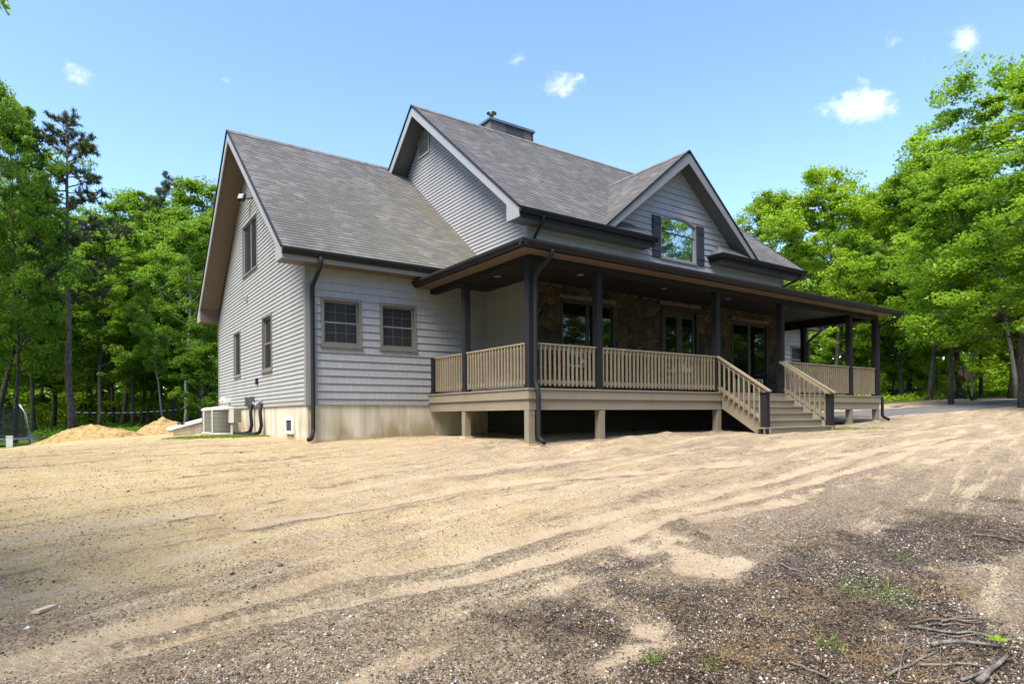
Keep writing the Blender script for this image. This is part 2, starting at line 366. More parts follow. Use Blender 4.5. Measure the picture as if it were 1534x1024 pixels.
# pebbles: three sizes of cells, a part of them pale, a part of them dark
for sc, den, pale in ((60, .20, .6), (115, .24, .5), (36, .07, .6)):
    vor = t.n('ShaderNodeTexVoronoi', Scale=sc, Randomness=1.0); t.set(vor, 'Vector', P)
    cr = t.sep(vor.outputs[1])
    on = t.math('MULTIPLY', t.step(vor.outputs[0], .42, .3), t.math('LESS_THAN', cr[0], t.math('MULTIPLY', t.math('ADD', .25, t.math('MULTIPLY', t.math('ADD', med, gv), .8)), den)))
    base = t.mix(on, base, t.ramp(cr[1], [(.0, (.04, .035, .03)), (.4, (.13, .10, .08)), (.6, (.30, .26, .21)), (1, (pale, pale*.94, pale*.86))]))
leafl = t.ramp(t.noise(P, 3, 6, .7), [(.3, (.035, .05, .012)), (.48, (.075, .13, .02)), (.6, (.12, .09, .045)), (.75, (.10, .17, .03))])
fv = t.math('ADD', forest, t.math('MULTIPLY', t.math('SUBTRACT', med, .5), .8))
base = t.mix(t.step(fv, .35, .65), base, leafl)
trd = t.attr('tread')[2]; tw_ = t.math('SINE', t.math('MULTIPLY', t.attr('tu')[2], 62.0))
tb = t.math('MULTIPLY', t.math('MULTIPLY', t.step(tw_, -.3, .5), trd), t.step(fine, .35, .5))
base = t.mix(t.math('MULTIPLY', t.math('MULTIPLY', trd, .22), t.step(tw_, .3, -.5)), base, (.10, .075, .05))
h = t.math('ADD', t.math('ADD', t.math('MULTIPLY', fine, .55), t.math('MULTIPLY', grain, .3)), t.math('ADD', t.math('MULTIPLY', tb, .12), t.math('MULTIPLY', sp, .35)))
t.out(t.bsdf(base, .95, t.bump(h, 1.0, .06), .06)); M_SOIL = mt
me = grid_mesh('ground', GX, GY, GZ, M_SOIL)
_m = ground_masks(GX, GY)
for nm, a in zip(('mud', 'sand', 'forest'), _m): put_attr(me, nm, a)
put_attr(me, 'gravel', ground_masks.gravel); put_attr(me, 'tread', ground_masks.tread); put_attr(me, 'tu', ground_masks.tu)
tag(link('ground', me), 'sandy yard of tan soil, gravel, dark debris and tyre tracks', None, None, 'structure')

# gravel driveway on the right
mt, t = newmat('grey_gravel'); P = t.geo()[0]
vor = t.n('ShaderNodeTexVoronoi', Scale=22.0); t.set(vor, 'Vector', P); n1 = t.noise(P, 1.5, 5, .6)
c = t.mix(.5, t.ramp(vor.outputs[1], [(0, (.06, .058, .056)), (1, (.19, .18, .17))]), t.ramp(n1, [(.35, (.07, .067, .065)), (.65, (.15, .14, .13))]))
t.out(t.bsdf(c, .9, t.bump(vor.outputs[0], .5, .03), .2)); M_GRAVEL = mt
dx, dy = np.meshgrid(np.arange(13, 60, .35), np.arange(-2, 6.6, .3))
ins = mask(dx+(fbm(dx, dy, .8)-.5)*.5, dy+(fbm(dx+9, dy, .8)-.5)*.5, DRIVE, .35)
dz_ = ground_z(dx, dy)-.06+.10*sstep(.25, .6, ins)
tag(link('driveway', grid_mesh('driveway', dx, dy, dz_, M_GRAVEL)), 'grey gravel driveway curving out of the wood', None, None, 'structure')
# ---------------------------------------------------------------- house materials
def siding_mat(name, col, shake=False):
    mt, t = newmat(name); uv = t.uv(); s = t.sep(uv); P = t.geo()[0]
    dirt = t.noise(t.mapv(P, (1, 1, .3)), .8, 5, .6); sp = t.noise(P, 30, 3, .6)
    c = t.ramp(dirt, [(.3, tuple(x*.88 for x in col)), (.7, tuple(x*1.06 for x in col))])
    if shake:
        row = t.math('FLOOR', t.math('DIVIDE', s[1], .182)); u = t.math('ADD', s[0], t.math('MULTIPLY', row, 7.37))
        vor = t.n('ShaderNodeTexVoronoi', {'voronoi_dimensions': '1D', 'feature': 'DISTANCE_TO_EDGE'}, W=0.0, Scale=7.0); t.set(vor, 'W', u)
        ce = t.n('ShaderNodeTexVoronoi', {'voronoi_dimensions': '1D'}, Scale=7.0); t.set(ce, 'W', u)
        gap = t.step(vor.outputs[0], .018, .05); tone = t.sep(ce.outputs[1])[0]
        c = t.mix(1, c, t.ramp(tone, [(0, (.94, .94, .94)), (1, (1.03, 1.03, 1.03))]), 'MULTIPLY')
        c = t.mix(gap, tuple(x*.72 for x in col), c)
        grain = t.noise(t.mapv(P, (60, 60, 2)), 1, 3)
        nrm = t.bump(t.math('ADD', t.math('MULTIPLY', gap, .5), t.math('MULTIPLY', grain, .25)), .4, .003)
    if not shake:
        row = t.math('FLOOR', t.math('DIVIDE', t.math('SUBTRACT', s[1], 1.87), .212)); vor = t.n('ShaderNodeTexVoronoi', {'voronoi_dimensions': '1D', 'feature': 'DISTANCE_TO_EDGE'}, W=0.0, Scale=.3); t.set(vor, 'W', t.math('ADD', s[0], t.math('MULTIPLY', row, 5.37)))
        c = t.mix(t.step(vor.outputs[0], .0012, .0028), tuple(x*.5 for x in col), c)
    c = t.mix(t.math('MULTIPLY', t.step(t.math('ADD', t.sep(P)[2], t.math('MULTIPLY', dirt, .5)), 2.42, 2.05), .45), c, (.20, .165, .12))
    if not shake: nrm = t.bump(t.noise(t.mapv(P, (1.5, 1.5, 60)), 2, 3), .12, .003)
    t.out(t.bsdf(c, t.math('ADD', t.math('MULTIPLY', sp, .2), .42), nrm, .3)); return mt
M_LAP = siding_mat('grey_vinyl_siding', (.305, .302, .29))
M_SHAKE = siding_mat('grey_shake_siding', (.277, .278, .28), True)
M_FASCIA = plain('pale_grey_aluminium', (.26, .263, .262), .55, .08, 3)
M_CORNER = plain('grey_corner_trim', (.19, .187, .18), .6, .08, 3)
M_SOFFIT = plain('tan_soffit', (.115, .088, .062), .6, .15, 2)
M_BLACK = plain('black_gutter_metal', (.014, .014, .015), .6, .25, 4, .2)
M_POST = plain('charcoal_post_wrap', (.016, .016, .018), .75, .2, 4, .12)
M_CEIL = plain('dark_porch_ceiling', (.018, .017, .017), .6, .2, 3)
M_TAUPE = plain('taupe_deck_paint', (.20, .165, .117), .6, .12, 3)
M_RAIL = plain('beige_rail_paint', (.20, .16, .103), .7, .22, 5)
M_TRIM = plain('greige_window_trim', (.15, .14, .118), .5, .1, 6)
M_DARKTRIM = plain('black_door_paint', (.016, .016, .017), .4, .2, 6, .5)
M_SHUT = plain('dark_grey_shutter_paint', (.03, .031, .036), .5, .15, 8)
M_WHITE = plain('white_vinyl', (.68, .68, .66), .4, .08, 5)
M_CHIM = plain('weathered_chimney_board', (.12, .11, .105), .8, .25, 1.2)
M_CHIMD = plain('dark_chimney_panel', (.055, .05, .052), .8, .25, 1.5)
M_STEEL = plain('galvanised_steel', (.18, .20, .19), .35, .2, 8, .5, .1, .8)
mt, t = newmat('roof_shingles'); s = t.sep(t.uv()); P = t.geo()[0]
row = t.math('FLOOR', t.math('DIVIDE', s[1], .145)); u = t.math('ADD', s[0], t.math('MULTIPLY', row, 3.71))
ce = t.n('ShaderNodeTexVoronoi', {'voronoi_dimensions': '1D'}, Scale=4.2); t.set(ce, 'W', u)
ed = t.n('ShaderNodeTexVoronoi', {'voronoi_dimensions': '1D', 'feature': 'DISTANCE_TO_EDGE'}, Scale=4.2); t.set(ed, 'W', u)
tone = t.sep(ce.outputs[1])
c = t.ramp(tone[0], [(0, (.064, .059, .055)), (.3, (.087, .081, .076)), (.6, (.113, .106, .099)), (.85, (.142, .133, .125)), (1, (.182, .171, .16))])
c = t.mix(t.math('MULTIPLY', tone[1], .2), c, (.13, .115, .105))
stain = t.noise(t.mapv(t.uv(), (.75, .2, 1)), 1.0, 7, .68); stain2 = t.noise(P, .45, 4, .6)
c = t.mix(t.math('MULTIPLY', t.step(stain, .43, .64), .72), c, (.052, .048, .046))
c = t.mix(t.math('MULTIPLY', t.step(stain2, .55, .75), .35), c, (.15, .143, .137))
moss = t.attr('moss')[2]
c = t.mix(t.math('MULTIPLY', moss, t.step(t.noise(t.mapv(t.uv(), (1.2, .3, 1)), 1.3, 5), .3, .7)), c, (.19, .17, .06))
gr = t.noise(P, 160, 2, .7)
c = t.mix(.35, c, t.ramp(gr, [(.3, (.035, .033, .032)), (.7, (.235, .226, .217))]))
t.out(t.bsdf(c, .95, t.bump(t.math('ADD', t.math('MULTIPLY', t.step(ed.outputs[0], 0, .05), .6), t.math('MULTIPLY', gr, .3)), .6, .006), .15)); M_ROOF = mt
mt, t = newmat('concrete_foundation'); P = t.geo()[0]
a = t.noise(t.mapv(P, (3.5, 3.5, .18)), 1.2, 5, .6); b = t.noise(P, 1.1, 5, .6); z = t.sep(P)[2]
c = t.ramp(a, [(.3, (.34, .29, .2)), (.5, (.46, .41, .31)), (.72, (.56, .51, .41))])
st = t.math('MULTIPLY', t.step(t.noise(t.mapv(P, (1.3, 1.3, .5)), 1.1, 5), .44, .62), t.step(z, 1.85, 1.05))
c = t.mix(t.math('MULTIPLY', st, .8), c, (.20, .135, .055))
c = t.mix(t.step(t.math('ADD', z, t.math('MULTIPLY', b, .25)), 1.24, 1.1), c, (.42, .30, .15))
t.out(t.bsdf(c, .9, t.bump(t.noise(P, 25, 5), .4, .006), .15)); M_CONC = mt
mt, t = newmat('fieldstone'); uv = t.uv(); P = t.geo()[0]
wv = t.n('ShaderNodeVectorMath', {'operation': 'ADD'}, i0=uv, i1=t.n('ShaderNodeVectorMath', {'operation': 'SCALE'}, i0=t.noise(uv, 2.2, 3, .5, 1), Scale=.28).outputs[0]).outputs[0]
vc = t.n('ShaderNodeTexVoronoi', {'voronoi_dimensions': '2D'}, Scale=4.3); t.set(vc, 'Vector', wv)
ve = t.n('ShaderNodeTexVoronoi', {'voronoi_dimensions': '2D', 'feature': 'DISTANCE_TO_EDGE'}, Scale=4.3); t.set(ve, 'Vector', wv)
k = t.sep(vc.outputs[1]); n1 = t.noise(P, 7, 6, .65)
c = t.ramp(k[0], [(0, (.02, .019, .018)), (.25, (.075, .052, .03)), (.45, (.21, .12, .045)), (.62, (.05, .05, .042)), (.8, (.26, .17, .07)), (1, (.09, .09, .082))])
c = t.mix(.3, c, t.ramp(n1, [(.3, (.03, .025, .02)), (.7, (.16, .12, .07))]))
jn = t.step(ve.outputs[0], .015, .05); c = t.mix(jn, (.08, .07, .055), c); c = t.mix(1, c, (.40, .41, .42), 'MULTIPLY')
hh = t.math('ADD', t.step(ve.outputs[0], 0, .2), t.math('MULTIPLY', n1, .5))
t.out(t.bsdf(c, .75, t.bump(hh, .9, .035), .3)); M_STONE = mt
def glass_mat(name, refl, tint=(.02, .022, .022), through=.0, rcol=(.92, 1, .95)):
    mt, t = newmat(name); P = t.geo()[0]
    nb = t.bump(t.noise(P, .9, 2), .04, .02)
    fr = t.n('ShaderNodeLayerWeight', Blend=.25).outputs[0]
    g = t.n('ShaderNodeBsdfGlossy', Color=(*rcol, 1), Roughness=.012); t.set(g, 'Normal', nb)
    inner = t.n('ShaderNodeBsdfDiffuse', Color=(*tint, 1)).outputs[0]
    if through:
        tr = t.n('ShaderNodeBsdfTransparent', Color=(.55, .57, .56, 1)); mx = t.n('ShaderNodeMixShader', i0=through, i1=inner, i2=tr.outputs[0]); inner = mx.outputs[0]
    f = t.math('ADD', refl, t.math('MULTIPLY', fr, .5 if refl else .12), True)
    t.out(t.n('ShaderNodeMixShader', i0=f, i1=inner, i2=g.outputs[0]).outputs[0]); return mt
M_GLASS = glass_mat('screened_window_glass', .0, (.045, .046, .05), .5)
M_MIRROR = glass_mat('coated_arch_glass', .56, (.05, .06, .055), 0, (.84, .98, .88))
M_DOORGLASS = glass_mat('porch_window_glass', .055, (.008, .009, .009), .2)
mt, t = newmat('window_blind'); s = t.sep(t.uv())
w_ = t.math('FRACT', t.math('DIVIDE', s[1], .07)); c = t.ramp(w_, [(.0, (.10, .10, .105)), (.75, (.16, .16, .165)), (.9, (.05, .05, .055)), (1, (.05, .05, .055))])
t.out(t.bsdf(c, .7)); M_BLIND = mt
M_DARK = plain('dark_room', (.012, .012, .012), .9, .1)
M_WOODDECK = plain('deck_boards', (.13, .105, .08), .65, .2, 2.5)

# ---------------------------------------------------------------- house
house = empty('house', (7.5, 7.0, 1.0), 'grey sided gabled house with a dark roofed wraparound front porch', 'house')
def hp(mb, name, mat, label=None, smooth=False): return mb.build(name, mat, house, smooth, label)
WX0, WX1, FX0, FX1 = -3.11, 18.11, 1.85, 13.15      # outer walls of the two wings, side walls of the main block
WY0, WY1, FY0, FY1 = 4.38, 15.1, 2.5, 13.0
WR, WRZ, WS = 9.74, 10.05, .81                     # wing ridge and slope
MR, MRZ, MS = 7.75, 11.37, .827                    # main ridge and slope
BASE, SOF_W, SOF_M = 1.87, 5.08, 6.35
wz = lambda y: WRZ-WS*abs(y-WR)
mz = lambda y: MRZ-MS*abs(y-MR)
LAPC, SHK = .106, .182

def window(name, O, U, N, op, style, label=None):
    """a window standing in an opening of a wall: frame (the part's own mesh), sashes, muntins, pane and blind"""
    O, U, N = Vector(O), Vector(U), Vector(N)
    P = lambda u, v, n: O+U*u+Z*v+N*n
    u0, u1, v0, v1 = op.u0, op.u1, op.v0, op.v1
    def bx(mb, a0, a1, b0, b1, n0, n1): mb.obox(P((a0+a1)/2, (b0+b1)/2, (n0+n1)/2), U*(a1-a0), Z*(b1-b0), N*(n1-n0))
    tw = style.get('trim', .07); fm = style.get('fmat', M_TRIM); tp = style.get('proud', .035)
    f = MB()
    if op.arch:
        w = (u1-u0)/2; r = (w*w+op.arch**2)/(2*op.arch); c = (u0+u1)/2; cy = v1+op.arch-r; a0 = math.asin(w/r)
        arc = [(c+r*math.sin(a), cy+r*math.cos(a)) for a in (-a0+2*a0*i/16 for i in range(17))]
        arco = [(c+(r+tw)*math.sin(a), cy+(r+tw)*math.cos(a)) for a in (-a0+2*a0*i/16 for i in range(17))]
        for i in range(16):
            f.prism([P(*arc[i], -.1), P(*arc[i+1], -.1), P(*arco[i+1], -.1), P(*arco[i], -.1)], N*(.1+tp))
        bx(f, u0-tw, u0, v0-tw, v1+.02, -.1, tp); bx(f, u1, u1+tw, v0-tw, v1+.02, -.1, tp)
    else:
        bx(f, u0-tw, u0, v0-tw, v1+tw, -.12, tp); bx(f, u1, u1+tw, v0-tw, v1+tw, -.12, tp); bx(f, u0, u1, v1, v1+tw, -.12, tp-.002)
    bx(f, u0, u1, v0-tw, v0, -.12, tp-.002); bx(f, u0-tw-.02, u1+tw+.02, v0-tw-.022, v0-tw, -.02, tp+.03)
    win = hp(f, name, fm, label)
    sw = style.get('sash', .045); sm = style.get('smat', fm)
    nl = style.get('lights', 1)
    sash = MB(); mun = MB(); pane = MB(); back = MB()
    if op.arch:
        ins = [(c+(r-sw)*math.sin(a), cy+(r-sw)*math.cos(a)) for a in (-a0+2*a0*i/16 for i in range(17))]
        pane.poly([P(u0, v0, -.035), P(u1, v0, -.035)]+[P(*q, -.035) for q in arc[::-1]])
        for i in range(16): sash.prism([P(*ins[i], -.04), P(*ins[i+1], -.04), P(*arc[i+1], -.04), P(*arc[i], -.04)], N*.03)
        bx(sash, u0, u0+sw, v0, v1, -.041, -.01); bx(sash, u1-sw, u1, v0, v1, -.041, -.01); bx(sash, u0+sw, u1-sw, v0, v0+sw, -.041, -.012)
    else:
        W = (u1-u0)/nl
        for i in range(nl):
            a, b = u0+W*i, u0+W*(i+1)
            hung = style.get('hung', False); vm = (v0+v1)/2
            for (c0, c1, n) in (((v0, vm+.02, -.035), (vm-.02, v1, -.065)) if hung else ((v0, v1, -.035),)):
                bx(sash, a, a+sw, c0, c1, n-.02, n+.012); bx(sash, b-sw, b, c0, c1, n-.02, n+.012)
                bx(sash, a+sw, b-sw, c0, c0+sw, n-.02, n+.011); bx(sash, a+sw, b-sw, c1-sw, c1, n-.02, n+.011)
                pane.poly([P(a+sw, c0+sw, n), P(b-sw, c0+sw, n), P(b-sw, c1-sw, n), P(a+sw, c1-sw, n)])
                gc, gr_ = style.get('grid', (0, 0))
                for j in range(1, gc): x = a+sw+(W-2*sw)*j/gc; bx(mun, x-.009, x+.009, c0+sw, c1-sw, n+.002, n+.008)
                for j in range(1, gr_): y = c0+sw+(c1-c0-2*sw)*j/gr_; bx(mun, a+sw, b-sw, y-.009, y+.009, n+.0025, n+.0085)
    vt = op.top()
    back.poly([P(u0, v0, -.15), P(u1, v0, -.15), P(u1, vt, -.15), P(u0, vt, -.15)], [(0, 0), (u1-u0, 0), (u1-u0, vt-v0), (0, vt-v0)])
    sash.build('sash', sm, win)
    if mun.v: mun.build('muntins', style.get('mmat', M_TRIM), win)
    pane.build('pane', style.get('glass', M_GLASS), win); back.build('blind' if style.get('back') is None else 'room_backing', style.get('back') or M_BLIND, win)
    return win
ST_HUNG = dict(hung=True, grid=(3, 2), fmat=M_TRIM, mmat=plain('grille_bars', (.065, .065, .065), .6, .1))
ST_SIDE = dict(hung=True, fmat=M_TRIM, back=M_DARK)
ST_SLIDE = dict(lights=2, trim=.04, sash=.03, fmat=M_CORNER, back=M_DARK)

# wing walls, openings
WL = [Opening(7.45, 8.40, 2.92, 4.36), Opening(11.36, 12.31, 2.96, 4.36), Opening(9.02, 10.86, 6.02, 7.54)]
WF = [Opening(-2.71, -1.85, 3.31, 4.33), Opening(-1.245, -.385, 3.31, 4.33)]
def wing(sx, x_out, x_in, label):
    lo, hi = min(x_out, x_in), max(x_out, x_in)
    g = MB(); g2 = []
    ops = WL if sx < 0 else []
    lap(g, [(WY0, BASE), (WY1, BASE), (WY1, SOF_W), (WR, wz(WR)-.2), (WY0, SOF_W)], (x_out, 0, 0), Y, Z, (sx, 0, 0), LAPC, .022, ops, BASE)
    hp(g, 'gable_wall', M_LAP, label)
    f = MB(); fo = WF if sx < 0 else [Opening(15-o.u1, 15-o.u0, o.v0, o.v1) for o in WF]
    lap(f, [(lo, BASE), (hi, BASE), (hi, SOF_W+.02), (lo, SOF_W+.02)], (0, WY0, 0), X, Z, (0, -1, 0), SHK, .027, fo, BASE-.04)
    hp(f, 'front_wall', M_SHAKE)
    b = MB(); b.poly([(lo, WY1, BASE), (hi, WY1, BASE), (hi, WY1, SOF_W), (lo, WY1, SOF_W)]); hp(b, 'rear_wall', M_LAP)
    for o in fo: window('window', (0, WY0, 0), X, (0, -1, 0), o, ST_HUNG)
    c = MB(); xo = x_out+sx*.034
    c.box(x_out-.0*sx, xo, WY0-.034, WY0+.09, BASE-.01, SOF_W); c.box(x_out-sx*.10, x_out-.001*sx, WY0-.034, WY0, BASE-.01, SOF_W); hp(c, 'corner_board', M_CORNER)
    c = MB(); c.box(x_out, xo, WY1-.09, WY1+.02, BASE-.01, SOF_W); hp(c, 'corner_board', M_CORNER)
    fd = MB(); e = .02
    fd.prism([(x_out-sx*e, WY0+e, .3), (x_in, WY0+e, .3), (x_in, WY1-e, .3), (x_out-sx*e, WY1-e, .3)], (0, 0, BASE-.3-.002)); hp(fd, 'foundation', M_CONC)
wing(-1, WX0, FX0, None); wing(1, WX1, FX1, None)
st = dict(ST_SIDE); window('window', (WX0, 0, 0), Y, (-1, 0, 0), WL[0], st); window('window', (WX0, 0, 0), Y, (-1, 0, 0), WL[1], dict(ST_SLIDE, lights=1))
window('window', (WX0, 0, 0), Y, (-1, 0, 0), WL[2], ST_SLIDE)

# main block walls
AR = Opening(6.80, 8.36, 6.27, 7.35, .17)
for sx, x in ((-1, FX0), (1, FX1)):
    g = MB(); lap(g, [(FY0, 5.5), (FY1, 5.5), (FY1, SOF_M), (MR, mz(MR)-.22), (FY0, SOF_M)], (x, 0, 0), Y, Z, (sx, 0, 0), LAPC, .022, (), BASE)
    lap(g, [(FY0, 2.1), (WY0, 2.1), (WY0, 5.5), (FY0, 5.5)], (x, 0, 0), Y, Z, (sx, 0, 0), LAPC, .022, (), BASE)
    hp(g, 'gable_wall', M_LAP)
    c = MB(); c.box(x, x+sx*.034, FY0-.034, FY0+.06, 5.3, SOF_M); c.box(x-sx*.08, x-.001*sx, FY0-.034, FY0, 5.3, SOF_M); hp(c, 'corner_board', M_FASCIA)
dz = lambda x: 9.40-.82*abs(x-7.5)
d = MB()
lap(d, [(FX0, 5.3), (FX1, 5.3), (FX1, SOF_M), (FX0, SOF_M)], (0, FY0, 0), X, Z, (0, -1, 0), SHK, .027, [AR], 5.33)
lap(d, [(3.82, SOF_M), (11.18, SOF_M), (7.5, 9.22)], (0, FY0, 0), X, Z, (0, -1, 0), SHK, .027, [AR], 5.33)
hp(d, 'dormer_wall', M_SHAKE)
b = MB(); b.poly([(FX0, FY1, .5), (FX1, FY1, .5), (FX1, FY1, SOF_M), (FX0, FY1, SOF_M)]); hp(b, 'rear_wall', M_LAP)
fd = MB(); fd.box(FX0, FX1, FY0+.02, WY0, .4, 2.12); hp(fd, 'foundation', plain('shade_black_foundation', (.022, .021, .02), .8, .3, 2))  # near-black colour stands in for the deep shade under the porch
window('window', (0, FY0, 0), X, (0, -1, 0), AR, dict(glass=M_MIRROR, fmat=M_CORNER, smat=M_FASCIA, trim=.055, sash=.035, back=M_DARK), 'arched picture window mirroring trees and sky')
for a in (6.40, 8.39):
    s = MB(); s.box(a, a+.35, FY0-.045, FY0-.015, 6.22, 7.44)
    for k in range(4): s.box(a+.006+.0865*k, a+.006+.0865*k+.078, FY0-.062, FY0-.045, 6.225, 7.435)
    for zz in (6.40, 7.20): s.box(a+.002, a+.348, FY0-.08, FY0-.0622, zz, zz+.085)
    hp(s, 'shutter', M_SHUT)

# ---- roofs
def roof_piece(mb, pts, U, V, N, O, v0=0): lap(mb, pts, O, U, V, N,   .145, .009, (), v0)
def slope_vecs(sgn, s):
    """unit vectors of a plane that rises towards sgn*y"""
    v = Vector((0, sgn, s)).normalized(); n = Vector((0, -sgn*s, 1)).normalized(); return v, n, math.sqrt(1+s*s)
def roof_mesh(mb, name, moss=None):
    o = mb.build(name, M_ROOF, house); me = o.data
    co = np.empty(len(me.vertices)*3, 'f'); me.vertices.foreach_get('co', co); co = co.reshape(-1, 3)
    put_attr(me, 'moss', moss(co) if moss else np.zeros(len(co))); return o
moss_w = lambda co: np.clip(1-np.abs(co[:, 0]-1.55)/2.0, 0, 1)*.55*np.clip((9.2-co[:, 1])/2.5, 0, 1)
XL, XR = -3.77, 18.77
r = MB()
v, n, L = slope_vecs(1, WS); e0 = 3.92
for a, b_ in ((XL, FX0), (FX1, XR)):
    roof_piece(r, [(a, 0), (b_, 0), (b_, (WR-e0)*L), (a, (WR-e0)*L)], X, v, n, (0, e0, wz(e0)))
v2, n2, _ = slope_vecs(-1, WS); e1 = 2*WR-e0
roof_piece(r, [(XL, 0), (XR, 0), (XR, (e1-WR)*L), (XL, (e1-WR)*L)], X, v2, n2, (0, e1, wz(e1)))
r.prism([(XL, WR-.14, WRZ-.09), (XL, WR, WRZ+.035), (XL, WR+.14, WRZ-.09)], (XR-XL, 0, 0))
roof_mesh(r, 'wing_roof', moss_w)
r = MB(); v, n, L = slope_vecs(1, MS); e0 = 2.0; ML, MRX = 1.25, 13.75
yy = (FY0-e0)*L
roof_piece(r, [(ML, yy), (MRX, yy), (MRX, (MR-e0)*L), (ML, (MR-e0)*L)], X, v, n, (0, e0, mz(e0)))
roof_piece(r, [(ML, 0), (6.0, 0), (5.5, yy), (ML, yy)], X, v, n, (0, e0, mz(e0)))
roof_piece(r, [(9.05, 0), (MRX, 0), (MRX, yy), (9.55, yy)], X, v, n, (0, e0, mz(e0)))
for x, xi in ((6.0, 5.5), (9.05, 9.55)): r.poly([(x, 2.0, mz(2)+.008), (x, 2.5, mz(2)+.008), (xi, 2.5, mz(2.5)+.008)], [(0, 0), (.5, 0), (.5, .6)])
v2, n2, _ = slope_vecs(-1, MS); e1 = 2*MR-e0
roof_piece(r, [(ML, 0), (MRX, 0), (MRX, (e1-MR)*L), (ML, (e1-MR)*L)], X, v2, n2, (0, e1, mz(e1)))
r.prism([(ML, MR-.14, MRZ-.09), (ML, MR, MRZ+.035), (ML, MR+.14, MRZ-.09)], (MRX-ML, 0, 0))
roof_mesh(r, 'main_roof')
r = MB(); DY = 2.0; yb = lambda zz: MR-(MRZ-zz)/MS
DE = 3.42; dl = math.sqrt(1+.82**2)
for sx in (-1, 1):
    u = Vector((0, 1, 0)); v = Vector((-sx, 0, .82)).normalized(); n = Vector((sx*.82, 0, 1)).normalized()
    O = Vector((7.5+sx*DE, 0, dz(7.5+DE)))
    roof_piece(r, [(DY, 0), (max(DY+.05, yb(dz(7.5+DE))), 0), (yb(9.40), DE*dl), (DY, DE*dl)], u, v, n, O)
r.prism([(7.5-.14, DY, 9.31), (7.5, DY, 9.435), (7.5+.14, DY, 9.31)], (0, yb(9.4)-DY, 0))
roof_mesh(r, 'dormer_roof')
# porch roof: low hip around three sides
PG, PZ, PS = -.45, 5.0, .25
r = MB(); pl = math.sqrt(1+PS*PS)
v, n = Vector((0, 1, PS)).normalized(), Vector((0, -PS, 1)).normalized()
roof_piece(r, [(PG, 0), (15-PG, 0), (12.5, 2.95*pl), (2.5, 2.95*pl)], X, v, n, (0, PG, PZ))
for sx, xe in ((-1, PG), (1, 15-PG)):
    v, n = Vector((-sx, 0, PS)).normalized(), Vector((sx*PS, 0, 1)).normalized()
    roof_piece(r, [(PG, 0), (WY0, 0), (WY0, 2.3*pl), (PG+2.3, 2.3*pl)], Y, v, n, (xe, 0, PZ))
roof_mesh(r, 'porch_roof')

# ---- fascias, soffits, drip edges
def rake(x, th, slope_f, ry, yf, yw, yr, zs, wid=.25):
    """boxed rake board in the plane of x with the deep return at the front and rear eaves"""
    z = slope_f; o = .012; pts = []
    top = [(yf, z(yf)-o), (ry, z(ry)-o), (yr, z(yr)-o)]
    yw2 = 2*ry-yw
    inner = [(yr, zs), (yw2, zs), (yw2, z(yw2)-wid*1.12), (ry, z(ry)-wid*1.3), (yw, z(yw)-wid*1.12), (yw, zs), (yf, zs)]
    f = MB(); f.prism([(x, a, b) for a, b in top+inner], (th, 0, 0)); return f
fa = MB(); so_ = MB(); dr = MB()
for x, th in ((XL, .03), (XR, -.03)):
    hp(rake(x, th, wz, WR, 3.93, 4.46, 2*WR-3.93, SOF_W), 'fascia', M_FASCIA)
for x, th in ((ML, .03), (MRX, -.03)):
    f = MB(); f.prism([(x, 2.01, mz(2.01)-.012), (x, MR, MRZ-.012), (x, 10.6, mz(10.6)-.012), (x, 10.6, mz(10.6)-.28), (x, MR, MRZ-.33), (x, 2.54, mz(2.54)-.28), (x, 2.54, SOF_M), (x, 2.01, SOF_M)], (th, 0, 0))
    hp(f, 'fascia', M_FASCIA)
def drip(mb, p, q, up):
    mb = MB(); mb.bar(p, q, .045, .035, up); hp(mb, 'drip_edge', M_BLACK)
for x, s in ((XL, -1), (XR, 1)):
    for yy in (3.90, 2*WR-3.90): drip(dr, (x+s*.012, yy, wz(yy)+.004), (x+s*.012, WR, WRZ+.006), (0, -1, 1))
for x, s in ((ML, -1), (MRX, 1)):
    for yy in (1.98, 10.6): drip(dr, (x+s*.012, yy, mz(yy)+.004), (x+s*.012, MR, MRZ+.006), (0, -1, 1))
for s in (-1, 1): drip(dr, (7.5+s*(DE+.02), DY-.012, dz(7.5+DE+.02)+.004), (7.5, DY-.012, 9.406), (0, -1, 0))
# dormer rake board
f = MB(); wd = .27
f.prism([(7.5-DE, DY, dz(7.5-DE)-.012), (7.5, DY, 9.388), (7.5+DE, DY, dz(7.5+DE)-.012), (7.5+DE-.02-wd*.9, DY, dz(7.5+DE)-.02), (7.5, DY, 9.388-wd*1.3), (7.5-DE+.02+wd*.9, DY, dz(7.5-DE)-.02)], (0, .03, 0))
hp(f, 'fascia', M_CORNER)
def soff(pts, mat, label=None):
    for p in pts:
        s = MB(); s.poly(p, [(0, 0), (1, 0), (1, 1), (0, 1)]); hp(s, 'soffit', mat, label)
so_w = []
for xa, xb in ((XL+.03, WX0), (WX1, XR-.03)):
    for sg in (-1, 1):
        so_w.append([(xa, WR, WRZ-.22), (xb, WR, WRZ-.22), (xb, WR+sg*5.3, wz(WR+5.3)-.22), (xa, WR+sg*5.3, wz(WR+5.3)-.22)])
        so_w.append([(xa, WR+sg*5.28, SOF_W), (xb, WR+sg*5.28, SOF_W), (xb, WR+sg*5.81, SOF_W), (xa, WR+sg*5.81, SOF_W)])
so_w += [[(WX0, 3.93, SOF_W), (.25, 3.93, SOF_W), (.25, 4.40, SOF_W), (WX0, 4.40, SOF_W)], [(WX1, 3.93, SOF_W), (14.75, 3.93, SOF_W), (14.75, 4.40, SOF_W), (WX1, 4.40, SOF_W)]]
